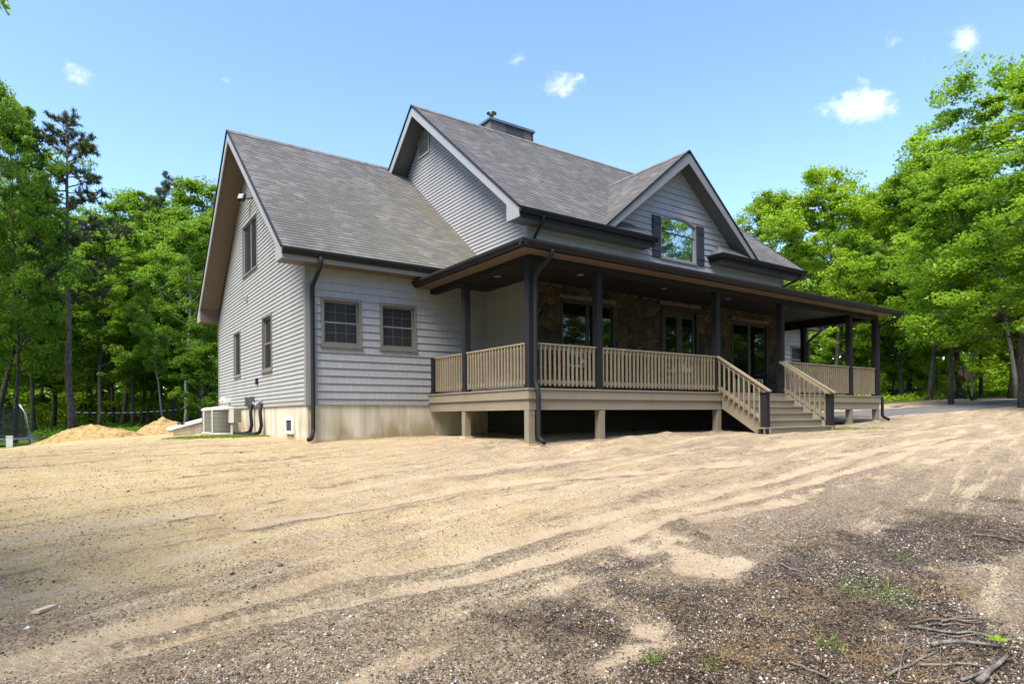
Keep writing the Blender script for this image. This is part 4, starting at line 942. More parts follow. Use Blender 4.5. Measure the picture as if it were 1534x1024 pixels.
PROTO = {}
def proto(key):
    if key not in PROTO:
        PROTO[key] = dict(
            A=lambda: deciduous(11, 14, .27, 3.7, 26, 120, .155, .15, M_BARK, M_LEAF_L),
            B=lambda: deciduous(12, 13, .15, 4.7, 32, 105, .155, .15, M_BARK, M_LEAF_L, nsub=7),
            C=lambda: deciduous(13, 15, .36, 3.0, 22, 95, .17, .17, M_BARK, M_LEAF_L),
            D=lambda: deciduous(14, 6, .18, 2.3, 14, 85, .15, .07, M_BARK, M_LEAF_L, nsub=5, cl=.5),
            E=lambda: deciduous(15, 15, .2, 5.2, 40, 105, .15, .11, M_BARK, M_LEAF_R, nsub=8, cl=.66),
            F=lambda: deciduous(16, 14, .2, 4.4, 34, 110, .15, .14, M_BARK, M_LEAF_L, nsub=8, cl=.62),
            P=lambda: pine(21, 15, .165, .44, 3.0, 58, 40, 1.5),
            Q=lambda: pine(22, 17, .19, .52, 3.3, 66, 38, 1.5))[key]()
    return PROTO[key]
TREES = []
def tree(name, px, depth, H, key, label, cat, group=None, leaf=None, bark=None, rot=None, pos=None, wide=1.0):
    tm, cm = proto(key); ph = {'A': 14, 'B': 13, 'C': 15, 'D': 6, 'E': 15, 'F': 14, 'P': 15, 'Q': 17}[key]; s = H/ph
    loc = at(px, depth) if pos is None else Vector((pos[0], pos[1], gz1(*pos)))
    e = empty(name, loc, label, cat, group)
    e.rotation_euler.z = random.uniform(0, 6.28) if rot is None else rot; e.scale = (s*wide, s*wide, s)
    for nm, me, mm in (('trunk', tm, bark), ('crown', cm, leaf)):
        o = bpy.data.objects.new(nm, me); COL.objects.link(o); o.parent = e
        if mm: o.material_slots[0].link = 'OBJECT'; o.material_slots[0].material = mm
    TREES.append((px, depth)); return e
# single trees one can tell apart
tree('pine_tree', 109, 30, 15.6, 'P', 'tall thin pine with a long bare trunk and an open dark top', 'tree', rot=1.0)
tree('leafy_tree', 22, 28, 15.0, 'F', 'tall leafy tree rising highest at the left edge beside the bare pine', 'tree', rot=.4, wide=.62)
tree('leafy_tree', -55, 25, 14.6, 'E', 'leafy tree cut by the left edge above the trampoline net', 'tree', leaf=M_LEAF_L, wide=.6)
tree('pine_tree', 258, 47, 18.8, 'Q', 'dark pine with a rounded top rising over the wood beside the wing gable', 'tree')
tree('leaning_tree', 246, 34, 8.5, 'C', 'thin pale trunk leaning behind the second sand mound', 'tree', bark=M_BARKL, wide=.6).rotation_euler = (.05, -.2, 0)
tree('leafy_tree', 277, 37, 12.5, 'A', 'leafy tree with a pale mottled trunk just left of the condensers', 'tree', bark=M_BARKL)
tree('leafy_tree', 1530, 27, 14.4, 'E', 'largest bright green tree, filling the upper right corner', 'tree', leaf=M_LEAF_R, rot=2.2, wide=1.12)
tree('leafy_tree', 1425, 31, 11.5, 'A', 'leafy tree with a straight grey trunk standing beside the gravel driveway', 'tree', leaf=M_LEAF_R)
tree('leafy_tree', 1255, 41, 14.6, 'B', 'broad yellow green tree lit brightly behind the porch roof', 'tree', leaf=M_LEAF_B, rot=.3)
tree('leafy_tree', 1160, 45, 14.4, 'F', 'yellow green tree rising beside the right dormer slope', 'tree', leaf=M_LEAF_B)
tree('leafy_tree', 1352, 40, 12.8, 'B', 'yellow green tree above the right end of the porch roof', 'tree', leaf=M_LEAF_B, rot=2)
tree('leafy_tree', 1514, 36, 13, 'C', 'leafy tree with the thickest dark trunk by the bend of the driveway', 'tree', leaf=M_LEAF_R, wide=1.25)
tree('leafy_tree', 1526, 35, 12.5, 'C', 'leafy tree with a light grey trunk next to the thick dark trunk', 'tree', leaf=M_LEAF_R, bark=M_BARKL)
tree('leafy_tree', 1470, 40, 11.5, 'A', 'leafy tree right of the flag with a dark upright trunk', 'tree', leaf=M_LEAF_R)
tree('leafy_tree', 1620, 24, 13, 'F', 'leafy tree whose boughs reach in from the right edge', 'tree', leaf=M_LEAF_R)
tree('sapling', 1452, 36, 5.2, 'D', 'pale sapling spreading its leaves above the flag', 'tree', leaf=M_LEAF_B, bark=M_BARKL)
# the woods: many alike
GL, GR = 'trees of the wood left of the house', 'trees of the wood right of the house'
LL, LR_ = 'leafy tree in the dark wood beyond the sand mounds', 'leafy tree in the bright wood behind the driveway'
rr = random.Random(5)
for px, d, H, k in ((-10, 36, 15, 'C'), (52, 37, 13.5, 'A'), (78, 44, 14.5, 'B'), (148, 38, 12.5, 'A'), (182, 43, 14, 'C'), (200, 40, 12.8, 'A'), (222, 44, 13.5, 'B'), (300, 42, 13.4, 'F'), (322, 46, 16.6, 'B'), (212, 48, 17.6, 'F'), (238, 47, 16.6, 'A'), (305, 52, 17.5, 'A'), (170, 50, 15.6, 'A'), (345, 40, 12, 'C'),
                    (20, 50, 16, 'B'), (60, 54, 16, 'C'), (100, 50, 14, 'F'), (135, 54, 15, 'A'), (168, 58, 16, 'B'), (205, 56, 16, 'C'), (240, 58, 16, 'F'), (275, 60, 17, 'A'), (308, 60, 17, 'B'), (335, 58, 17, 'C'), (-40, 46, 17, 'A'),
                    (-20, 66, 18, 'B'), (120, 66, 17, 'A'), (190, 68, 17, 'C'), (290, 70, 19, 'B'), (380, 60, 15, 'A'), (430, 62, 15, 'B'), (500, 60, 14, 'C'), (580, 64, 14, 'A'), (-110, 36, 15, 'B'), (-170, 30, 14, 'A'), (-200, 44, 16, 'C')):
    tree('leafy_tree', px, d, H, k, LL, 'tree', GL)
for px, d, H in ((30, 45, 5.5), (215, 44, 5), (300, 36, 5.2), (130, 50, 6), (0, 46, 6)):
    tree('sapling', px, d, H, 'D', 'low leafy sapling under the trees beyond the sand mounds', 'tree', 'saplings in the wood left of the house')
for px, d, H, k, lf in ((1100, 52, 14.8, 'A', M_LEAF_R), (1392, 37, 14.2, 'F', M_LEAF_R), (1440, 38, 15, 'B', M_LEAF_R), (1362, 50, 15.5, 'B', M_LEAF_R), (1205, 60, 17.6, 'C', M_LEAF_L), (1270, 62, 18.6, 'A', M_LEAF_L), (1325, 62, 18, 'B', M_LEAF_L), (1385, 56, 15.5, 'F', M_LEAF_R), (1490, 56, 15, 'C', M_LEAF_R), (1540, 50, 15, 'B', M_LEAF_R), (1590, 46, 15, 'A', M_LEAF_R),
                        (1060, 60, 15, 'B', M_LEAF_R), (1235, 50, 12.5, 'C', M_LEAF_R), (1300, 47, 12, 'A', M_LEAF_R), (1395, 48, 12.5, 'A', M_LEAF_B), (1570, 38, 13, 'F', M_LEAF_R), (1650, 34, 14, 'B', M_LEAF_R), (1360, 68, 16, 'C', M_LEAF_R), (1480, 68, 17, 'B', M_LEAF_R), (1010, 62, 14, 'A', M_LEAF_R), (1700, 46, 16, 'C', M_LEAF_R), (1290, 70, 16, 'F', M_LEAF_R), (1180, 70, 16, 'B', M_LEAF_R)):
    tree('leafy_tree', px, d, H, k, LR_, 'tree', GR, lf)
for px, d, H in ((1215, 40, 5), (1240, 44, 6), (1300, 41, 5.5), (1335, 46, 6), (1362, 49, 6.5), (1400, 45, 6), (1540, 42, 6), (1270, 46, 6)):
    tree('sapling', px, d, H, 'D', 'low leafy sapling under the bright trees behind the driveway', 'tree', 'saplings in the wood right of the house', M_LEAF_R)
for x, y, H, k in ((-34, -6, 15, 'A'), (-30, -22, 16, 'B'), (-18, -33, 15, 'F'), (-6, -36, 15, 'C'), (5, -34, 14, 'A'), (14, -33, 16, 'B'), (23, -30, 15, 'F'), (32, -26, 14, 'A'), (38, -13, 14, 'B'), (27, -17, 10, 'F'), (32.3, -21.1, 17.4, 'F'), (37.3, -18.4, 15.4, 'F'), (34.4, -22.5, 14.6, 'A'), (42, -26, 13, 'C'), (24, -24, 12, 'B'), (47, -22, 15, 'F'), (-22, 1, 17, 'B'), (-23.5, 8, 17, 'A'), (-23, -7, 17, 'F'), (-21, -15, 16, 'B'), (-26, 4, 17, 'C'), (-27, -3, 18, 'F'), (-25, -27, 16, 'A'), (-36, -2, 18, 'C'), (-36, 6, 18, 'F'), (-34, -14, 18, 'B'), (-12, -36, 17, 'A'), (0, -38, 16, 'B'), (20, -26, 14, 'A'), (9, -42, 17, 'C'), (19, -40, 17, 'F'), (29, -37, 17, 'A')):  # left ones and denser rear ring added unseen to block low sky light
    tree('leafy_tree', 0, 0, H, k, 'leafy tree outside the view, for window reflections and blocking low sky light', 'tree', 'trees mirrored in the windows', M_LEAF_R, pos=(x, y))
# a bough of a near tree reaches into the top left corner
e = tree('near_tree', -1300, 2.8, 6.6, 'F', 'near tree whose leaf sprig hangs into the top left corner', 'tree', leaf=M_LEAF_R, rot=.7)
rng = np.random.default_rng(3); tip = EYE+FW*5.2+RT*((4-CX)/FOC*5.2)+Z*((HY+5-4)/FOC*5.2); tw = Vector(e.location); sc_ = e.scale.copy()
o0 = tw+Z*3.6; mid = o0.lerp(tip, .5)+Z*.25
def into(o):
    """a part made in world coordinates under the turned and scaled tree"""
    o.parent = e; o.matrix_parent_inverse = (Matrix.Translation(tw) @ Matrix.Rotation(e.rotation_euler.z, 4, 'Z') @ Matrix.Diagonal((*sc_, 1))).inverted(); o.location = (0, 0, 0)
mb = MB(); mb.tube([o0, o0.lerp(mid, .5)+Z*.1, mid, mid.lerp(tip, .6)+Z*.08, tip+Z*.02], [.045, .035, .022, .012, .005], 6); into(mb.build('bough', M_BARK, None, True))
cl_ = [(mid, .4), (o0.lerp(mid, .6)+Z*.2, .4), (mid.lerp(tip, .45)+Z*.1, .28)]
into(link('bough_leaves', leaf_mesh('bough_leaves', np.array([tuple(c) for c, _ in cl_]), np.array([r for _, r in cl_]), 110, .085, rng, mat=M_LEAF_R)))
into(link('leaf_sprig', leaf_mesh('leaf_sprig', np.array([tuple(tip+Vector((-.02, .02, 0)))]), np.array([.085]), 14, .075, rng, .8, mat=M_LEAF_R)))

# far wood that closes the view, read as one mass
rng = np.random.default_rng(77); n = 4200; a = rng.uniform(-1.05, 1.05, n); rad_ = rng.uniform(72, 100, n)
dirs = np.array(FW)[None, :2]*np.cos(a)[:, None]+np.array(RT)[None, :2]*np.sin(a)[:, None]
c2 = np.array(EYE)[None, :2]+dirs*rad_[:, None]; zg = gbase(c2[:, 0], c2[:, 1]); hh = rng.uniform(.3, 14.5, n)*np.where(rng.random(n) < .5, .25, 1)
wm = leaf_mesh('woods', np.c_[c2, zg+hh], rng.uniform(1.2, 2.2, n), 40, .5, rng, .8, mat=M_LEAF_R)
n = 3000; a = rng.uniform(-1.1, 1.1, n); rad_ = rng.uniform(58, 76, n); dirs = np.array(FW)[None, :2]*np.cos(a)[:, None]+np.array(RT)[None, :2]*np.sin(a)[:, None]
c3 = np.array(EYE)[None, :2]+dirs*rad_[:, None]
tag(link('brushwood', leaf_mesh('brushwood', np.c_[c3, gbase(c3[:, 0], c3[:, 1])+rng.uniform(.1, 2.6, n)], rng.uniform(.7, 1.4, n), 34, .26, rng, .7, mat=M_LEAF_B)), 'bright brushwood low between the far trunks', None, None, 'stuff')
tag(link('woods', wm), 'far wood closing the view behind the nearer trees', None, None, 'stuff')
mb = MB()
for i in range(260):
    x, y = c2[i]; z = zg[i]; h = rng.uniform(5, 10); mb.tube([(x, y, z-.5), (x+rng.normal(0, .3), y+rng.normal(0, .3), z+h)], [rng.uniform(.1, .2), .07], 5, False)
tag(mb.build('far_trunks', M_BARK), 'far trunks among the wood', None, None, 'stuff')
# low plants on the forest floor
rng = np.random.default_rng(31); xs = []
for k in range(16000):
    px = rng.uniform(-250, 360) if rng.random() < .4 else rng.uniform(1150, 1800); d = rng.uniform(29 if px < 500 else 22, 75)
    q = EYE+FW*d+RT*((px-CX)/FOC*d); xs.append((q.x, q.y))
xs = np.array(xs); _, _, fo_, _, _ = ground_masks(xs[:, 0], xs[:, 1]); keep = (fo_ > .6) & (fbm(xs[:, 0], xs[:, 1], .25) > .40); right = xs[:, 0] > 10
for nm, sel, mat_, lab in (('undergrowth', keep & ~right, M_LEAF_L, 'low green plants on the dark forest floor'), ('undergrowth', keep & right, M_LEAF_B, 'bright low plants on the forest floor behind the driveway')):
    p = xs[sel]; hgt = rng.uniform(.05, .3, len(p)); zz = gbase(p[:, 0], p[:, 1])
    tag(link(nm, leaf_mesh(nm, np.c_[p, zz+hgt], rng.uniform(.25, .6, len(p)), 16, .15, rng, .5, mat=mat_)), lab, None, None, 'stuff')
# ---------------------------------------------------------------- smaller things
M_GRILLE = None
mt, t = newmat('condenser_grille'); uv = t.uv(); s = t.sep(uv)
w1 = t.math('FRACT', t.math('MULTIPLY', s[1], 26)); w2 = t.math('FRACT', t.math('MULTIPLY', s[0], 26)); bar_ = t.math('MAXIMUM', t.step(w1, .66, .74), t.step(w2, .86, .92))
t.out(t.bsdf(t.mix(bar_, (.06, .06, .05), (.25, .24, .19)), .5, t.bump(bar_, .5, .01))); M_GRILLE = mt
M_ACBOX = plain('beige_condenser_paint', (.40, .39, .32), .5, .1, 4)
def condenser(px, depth, label, yaw):
    p = at(px, depth); z0 = p.z-.02
    e = empty('air_conditioner', (p.x, p.y, z0), label, 'air conditioner', 'condensers beside the left wall')
    b = MB(); b.box(p.x-.48, p.x+.48, p.y-.48, p.y+.48, z0-.1, z0+.05); b.build('base_pad', M_CONC, e)
    b = MB(); b.lathe([(.36, .05), (.375, .06), (.375, .10), (.36, .11)], (p.x, p.y, z0), 32); b.build('base_ring', M_ACBOX, e, True)
    b = MB(); b.lathe([(.355, .1), (.355, .80)], (p.x, p.y, z0), 40); b.build('grille', M_GRILLE, e, True)
    b = MB(); b.lathe([(.375, .78), (.38, .80), (.38, .835), (.30, .875), (.22, .895), (.001, .895)], (p.x, p.y, z0), 36); b.build('lid', M_ACBOX, e, True)
    d = Vector((math.cos(yaw), math.sin(yaw), 0)); s_ = Vector((-d.y, d.x, 0)); c = Vector((p.x, p.y, z0))
    b = MB(); b.obox(c+d*.33+Z*.61, d*.26, s_*.40, Z*.40); b.obox(c+d*.31+Z*.22, d*.16, s_*.30, Z*.36); b.build('control_box', M_ACBOX, e)
    for k in (-1, 1):
        b = MB(); a = yaw+k*1.9; q = c+Vector((math.cos(a), math.sin(a), 0))*.362; b.obox(q+Z*.45, Vector((math.cos(a), math.sin(a), 0))*.03, Vector((-math.sin(a), math.cos(a), 0))*.05, Z*.70); b.build('corner_strut', M_ACBOX, e)
condenser(334.5, 18.5, 'beige round condenser with its control box, nearest the house corner', -.75)
condenser(321, 19.9, 'beige round condenser half hidden behind the other beside the cellar hatch', -.75)

# sand mounds
mt, t = newmat('dug_sand'); P = t.geo()[0]; n1 = t.noise(P, 6, 6, .7); n2 = t.noise(P, 30, 4, .7)
c = t.ramp(n1, [(.32, (.17, .11, .045)), (.5, (.35, .24, .10)), (.7, (.46, .335, .155))]); c = t.mix(t.math('MULTIPLY', t.step(n2, .55, .7), .5), c, (.16, .10, .05))
t.out(t.bsdf(c, .95, t.bump(t.math('ADD', n1, t.math('MULTIPLY', n2, .5)), .9, .08), .1)); M_MOUND = mt
def mound(px, depth, L, W, H, tail, label, seed):
    c = at(px, depth); uu, vv = np.meshgrid(np.linspace(-1, 1, 70), np.linspace(-1, 1, 46)); r = np.array(RT)[:2]; f = np.array(FW)[:2]
    x = c.x+uu*L*r[0]+vv*W*f[0]; y = c.y+uu*L*r[1]+vv*W*f[1]
    n = fbm(x+seed, y, 1.6, 5); rad2 = np.sqrt(uu**2+vv**2)
    prof = np.clip(1-rad2, 0, 1)**.75*np.where(uu < 0, 1-tail*np.clip(-uu, 0, 1), 1)
    hgt = H*prof*(.55+.9*n)*1.15+.10*(fbm(x, y+seed, 7, 3)-.5)*(prof > .05)
    me = grid_mesh('dirt_pile', x, y, ground_z(x, y)-.05+hgt*(rad2 < 1)-.12*(rad2 >= 1), M_MOUND)
    return rest(tag(link('dirt_pile', me), label, 'dirt pile', 'dug sand mounds'))
mound(130, 22.5, 2.0, 1.3, .60, .55, 'long mound of dug yellow sand right of the bare pine', 3)
mound(243, 24.5, 1.35, 1.2, .62, .2, 'shorter mound of dug yellow sand beside the cellar hatch', 19)

# trampoline with its enclosure net
M_NETP = plain('grey_tube', (.42, .43, .44), .35, .1, 4, .5, .1, .3); M_PAD = plain('blue_grey_pad', (.05, .06, .10), .6, .2)
mt, t = newmat('safety_net'); s = t.sep(t.uv()); tr = t.n('ShaderNodeBsdfTransparent', Color=(1, 1, 1, 1)); df = t.bsdf((.012, .012, .013), .8)
t.out(t.n('ShaderNodeMixShader', i0=.55, i1=tr.outputs[0], i2=df).outputs[0]); M_NET = mt
tc = at(-44, 23.5); tr_ = 2.05; tz = tc.z+.36
e = empty('trampoline', tc, 'trampoline with a dark safety net and bent net poles at the left edge', 'trampoline')
ring = lambda r_, z, n=40: [(tc.x+r_*math.cos(2*math.pi*i/n), tc.y+r_*math.sin(2*math.pi*i/n), z) for i in range(n+1)]
b = MB(); b.tube(ring(tr_, tz), .035, 8, False); b.build('frame', M_NETP, e, True)
b = MB(); b.lathe([(.001, tz-.01), (1.75, tz-.005)], (tc.x, tc.y, 0), 40); b.build('jumping_mat', M_DARK, e)
b = MB(); b.lathe([(1.72, tz+.02), (1.74, tz+.045), (2.06, tz+.05), (2.08, tz+.02)], (tc.x, tc.y, 0), 40); b.build('edge_pad', M_PAD, e, True)
for k in range(6):
    a = 2*math.pi*k/6-.45; ca, sa = math.cos(a), math.sin(a)
    b = MB(); b.tube([(tc.x+ca*tr_, tc.y+sa*tr_, tz), (tc.x+ca*tr_*1.02, tc.y+sa*tr_*1.02, tc.z-.15)], .03, 8); b.build('leg', M_NETP, e, True)
    b = MB(); b.tube([(tc.x+ca*tr_, tc.y+sa*tr_, tz), (tc.x+ca*(tr_-.18), tc.y+sa*(tr_-.18), tz+.95), (tc.x+ca*(tr_-.38), tc.y+sa*(tr_-.38), tz+1.32)], .013, 8); b.build('net_pole', M_NETP, e, True)
b = MB(); b.lathe([(1.70, tz+.03), (1.62, tz+.6), (1.58, tz+1.15)], (tc.x, tc.y, 0), 30); b.build('safety_net', M_NET, e, True)
b = MB(); q = at(14, 21.6); b.box(q.x-.09, q.x+.09, q.y-.09, q.y+.09, q.z-.2, q.z+.36); b.prism([(q.x-.1, q.y-.1, q.z+.36), (q.x+.1, q.y-.1, q.z+.36), (q.x+.1, q.y+.1, q.z+.36), (q.x-.1, q.y+.1, q.z+.36)], (0, 0, .03))
rest(tag(b.build('stub_post', M_WHITE), 'short white post standing before the trampoline', 'post'))

# striped barrier tape strung from the pine across the wood
mt, t = newmat('striped_tape'); s = t.sep(t.uv()); w1 = t.math('FRACT', t.math('MULTIPLY', s[0], 2.2)); t.out(t.bsdf(t.mix(t.step(w1, .5, .54), (.6, .6, .58), (.10, .10, .10)), .4)); M_TAPE = mt
p0 = EYE+FW*29.7+RT*((113-CX)/FOC*29.7)+Z*((626-617)/FOC*29.7); p1 = EYE+FW*38+RT*((300-CX)/FOC*38)+Z*((624.5-608.5)/FOC*38)
b = MB(); N_ = 40; acc = 0
for i in range(N_):
    f0, f1 = i/N_, (i+1)/N_; sg = lambda f: -.16*4*f*(1-f)
    a, c = p0.lerp(p1, f0)+Z*sg(f0), p0.lerp(p1, f1)+Z*sg(f1); L = (c-a).length; tw_ = lambda f: Vector((0, 0, .026))+FW*.02*math.sin(f*23)
    b.poly([a-tw_(f0), c-tw_(f1), c+tw_(f1), a+tw_(f0)], [(acc, 0), (acc+L, 0), (acc+L, 1), (acc, 1)]); acc += L
rest(tag(b.build('barrier_tape', M_TAPE), 'pale striped tape strung from the bare pine across the wood', 'barrier tape'))

# flag on a leaning pole beside the driveway
fp = at(1446, 36); e = empty('flag', fp, 'striped flag with a dark starred corner on a leaning pole by the driveway', 'flag')
tp_ = EYE+FW*36+RT*((1443-CX)/FOC*36)+Z*((616-546)/FOC*36); b = MB(); b.tube([fp-Z*.2, tp_], [.025, .018], 8); b.build('flagpole', M_BLACK, e, True)
mt, t = newmat('flag_cloth'); s = t.sep(t.uv()); st_ = t.step(t.math('FRACT', t.math('MULTIPLY', s[1], 6.5)), .49, .51)
cant = t.math('MULTIPLY', t.math('LESS_THAN', s[0], .4), t.math('GREATER_THAN', s[1], .4615))
sx_ = t.math('SUBTRACT', t.math('FRACT', t.math('MULTIPLY', s[0], 15)), .5); sy_ = t.math('SUBTRACT', t.math('FRACT', t.math('MULTIPLY', s[1], 13)), .5)
star = t.math('LESS_THAN', t.math('ADD', t.math('MULTIPLY', sx_, sx_), t.math('MULTIPLY', sy_, sy_)), .07)
c = t.mix(cant, t.mix(st_, (.36, .03, .05), (.62, .6, .6)), t.mix(star, (.02, .025, .09), (.6, .6, .62))); t.out(t.bsdf(c, .8)); mfl = mt
b = MB(); nu, nv = 14, 8; dn = (fp-tp_).normalized(); A = tp_+dn*.03; du = (RT*.82-Z*.52+FW*.2).normalized()*.92
hoist = (dn*.25-RT*.25-Z*.75).normalized()*.72
hoist = (-Z*.8-RT*.55).normalized()*.55
P_ = lambda u, v: A+hoist*(1-v)+du*u+FW*.06*math.sin(u*9+v*2)*u-Z*.05*u*u
for i in range(nu):
    for j in range(nv):
        q = [(i/nu, j/nv), ((i+1)/nu, j/nv), ((i+1)/nu, (j+1)/nv), (i/nu, (j+1)/nv)]; b.poly([P_(*z) for z in q], q)
b.build('cloth', mfl, e)
q = at(1337, 40); b = MB(); a0, a1 = at(1334, 41), at(1378, 43); b.bar(a0+Z*.25, a1+Z*.25, .25, .6); b.bar(a0+Z*.58, a1+Z*.58, .3, .05)
rest(tag(b.build('low_wall', M_BLACK), 'low black wall with a flat top among the right hand trunks', 'wall'))
b = MB(); b.bar(at(1334, 36.5)+Z*.06, at(1422, 38.5)+Z*.06, .16, .16); rest(tag(b.build('edging_timber', plain('old_timber', (.22, .19, .15), .8, .2)), 'long grey timber edging the leaf litter behind the driveway', 'timber'))
b = MB(); a0 = at(1457, 34); b.tube([a0-Z*.1, a0+Z*.5-RT*.2, a0+Z*.8-RT*.3], [.05, .045, .04], 7); b.tube([a0+Z*.06, a0+RT*.22+Z*.10, a0+RT*.24+Z*.5], [.05, .05, .04], 7)
rest(tag(b.build('stump', M_BLACK, None, True), 'black forked stump standing below the flag', 'stump'))
b = MB(); a0, a1 = at(1336, 30), at(1351, 30.4); b.bar(a0+Z*.05, a1+Z*.05, .2, .06); rest(tag(b.build('plank', plain('old_plank', (.24, .20, .15), .8, .2)), 'short plank lying by the driveway behind the porch end', 'plank'))

# ---- debris of the foreground
M_STICK = bark_mat('weathered_stick', (.12, .105, .085), (.27, .24, .205)); M_STICKD = bark_mat('brown_stick', (.08, .06, .042), (.20, .155, .11))
def ghit(px, py):
    """point where a pixel ray of the photograph meets the ground"""
    dx, dy = px-CX, py-HY; c, s_ = math.cos(-ROLL), math.sin(-ROLL); ux, uy = c*dx+s_*dy, -s_*dx+c*dy
    d = FW+RT*(ux/FOC)-Z*(uy/FOC); ts = np.arange(2.4, 30, .02); x = EYE.x+d.x*ts; y = EYE.y+d.y*ts; z = EYE.z+d.z*ts
    k = int(np.argmax(z < ground_z(x, y))); return Vector((x[k], y[k], gz1(x[k], y[k])))
def stick(a, b_, r0, label, mat=None, lift=.0, kink=.007, branch=False):
    a, b_ = ghit(*a), ghit(*b_); L = (b_-a).length; n = 7; pts = []
    for i in range(n):
        f = i/(n-1); p = a.lerp(b_, f)+Vector(RNG.normal(0, kink*L, 3))*(0 < i < n-1); p.z = gz1(p.x, p.y)+r0*.9+.008+lift*f; pts.append(p)
    mb = MB(); r0 *= .68; mb.tube(pts, [r0*(1-.45*i/(n-1)) for i in range(n)], 7)
    if branch:
        for k in (2, 4): d = (pts[k+1]-pts[k]).normalized(); s_ = Vector((-d.y, d.x, .25)); mb.tube([pts[k], pts[k]+(d*.6+s_*(.5 if k == 2 else -.5))*L*.22], [r0*.45, r0*.2], 5)
    return rest(tag(mb.build('stick', mat or M_STICK, None, True), label, 'stick', 'sticks in the right foreground'))
stick((1458, 804), (1540, 814), .022, 'dark brown stick at the right edge above the debris', M_STICKD)
stick((1170, 848), (1226, 867), .012, 'thin pale stick crossing a dark lump left of the grass patch')
stick((1185, 893), (1262, 892), .009, 'thin stick lying left of the grass patch', M_STICKD)
stick((1362, 943), (1506, 962), .016, 'long grey stick on top of the row of sticks', branch=True)
stick((1375, 936), (1505, 938), .010, 'thin straight stick along the upper edge of the stick row', M_STICKD)
stick((1395, 972), (1500, 975), .024, 'thick grey stick in the middle of the stick row')
stick((1370, 977), (1440, 971), .010, 'thin stick tucked under the thick grey one', M_STICKD)
stick((1378, 1000), (1486, 1006), .013, 'straight grey stick below the stick row')
stick((1328, 1018), (1402, 982), .016, 'slanted pale stick rising through the dry straw', branch=True)
stick((1330, 968), (1350, 1010), .009, 'thin stick pointing down through the dry straw', lift=.05)
stick((1345, 1022), (1362, 972), .010, 'forked thin stick standing off the dry straw', lift=.1, branch=True)
stick((1183, 998), (1240, 1022), .014, 'pale curved stick at the bottom edge left of the straw')
stick((1466, 1030), (1510, 990), .030, 'thickest pale stick in the bottom right corner', kink=.008)
stick((1440, 1024), (1490, 1008), .016, 'pale stick leaning beside the thickest one')
stick((1420, 958), (1508, 952), .007, 'twig lying along the row of sticks', M_STICKD)
stick((1275, 905), (1330, 901), .008, 'short twig under the grass patch', M_STICKD)
stick((575, 958), (610, 975), .007, 'small dark twig on the gravel at the bottom middle', M_STICKD)
stick((1410, 990), (1480, 994), .009, 'thin brown twig just under the thick grey stick', M_STICKD)
a = ghit(67, 915); b = MB(); d = (FW*.95+RT*.15).normalized(); b.obox(a+Z*.012, d*.15, RT*.055, Z*.02); rest(tag(b.build('wood_scrap', plain('pale_wood', (.5, .40, .27), .8, .1)), 'pale scrap of wood on the sand at the lower left', 'wood scrap'))
rs = random.Random(12)
for k in range(16):
    x0 = rs.uniform(1350, 1440); y0 = rs.uniform(925, 985); stick((x0, y0), (x0+rs.uniform(40, 90), y0+rs.uniform(-4, 8)), rs.uniform(.004, .009), 'thin twig among the parallel sticks of the stick row', rs.choice((M_STICK, M_STICKD)))
for k in range(14):
    x0 = rs.uniform(1290, 1420); y0 = rs.uniform(975, 1020); a_ = rs.uniform(-2.6, -.5); l_ = rs.uniform(18, 42); stick((x0, y0), (x0+math.cos(a_)*l_, y0+math.sin(a_)*l_), rs.uniform(.003, .007), 'thin twig tangled in the dry straw', rs.choice((M_STICK, M_STICKD)), lift=rs.uniform(0, .06))
# grass tufts and the seedling
M_GRASS = leaf_mat('grass_blades', (.05, .10, .012), (.12, .20, .02), (.24, .32, .05), .3); M_STRAW = plain('dry_straw', (.20, .13, .062), .8, .4, 20)
def blades(cx_, cy_, n, rad, hgt, wid, rng, lie=.5):
    r_ = rad*np.sqrt(rng.random(n)); a = rng.uniform(0, 6.28, n); x = cx_+r_*np.cos(a); y = cy_+r_*np.sin(a); z = ground_z(x, y)
    d = rng.normal(size=(n, 3))*lie; d[:, 2] = 1; d /= np.linalg.norm(d, axis=1, keepdims=True); w = np.cross(d, rng.normal(size=(n, 3))); w /= np.linalg.norm(w, axis=1, keepdims=True)
    h = hgt*rng.uniform(.4, 1.1, n)[:, None]; p = np.c_[x, y, z]
    return np.stack([p-w*wid, p+w*wid, p+d*h+w*wid*.2, p+d*h-w*wid*.2], 1).reshape(-1, 3)
rng = np.random.default_rng(41)
def tuft(px, py, n, rad, hgt, label, mat=None, wid=.004, lie=.5, name='grass_tuft', cat='grass tuft', group='plants in the foreground'):
    g = ghit(px, py); return rest(tag(link(name, quads(name, blades(g.x, g.y, n, rad, hgt, wid, rng, lie), mat or M_GRASS)), label, cat, group))
tuft(975, 992, 40, .07, .10, 'small green grass tuft on the sand at the bottom middle')
tuft(1310, 890, 420, .30, .05, 'wide low patch of green grass among the dark debris', lie=.9)
tuft(1245, 970, 60, .09, .07, 'green grass sprouts among the debris below the wide patch')
tuft(1065, 1000, 50, .08, .06, 'tiny grass tuft near the bottom edge of the debris')
tuft(1352, 836, 60, .10, .05, 'faint green tuft above the wide grass patch')
g = ghit(1494, 975); b = MB(); e = empty('seedling', g, 'small seedling with bright broad leaves beside the stick row', 'seedling'); b.tube([g-Z*.03, g+Z*.06], [.004, .003], 5); b.build('stem', M_STICKD, e)
lf = []
for k in range(5):
    a = k*1.26+.3; d = Vector((math.cos(a), math.sin(a), .25)).normalized(); s_ = Vector((-d.y, d.x, 0)).normalized(); o = g+Z*.06
    lf += [tuple(o), tuple(o+d*.04+s_*.022+Z*.006), tuple(o+d*.085), tuple(o+d*.04-s_*.022+Z*.006)]
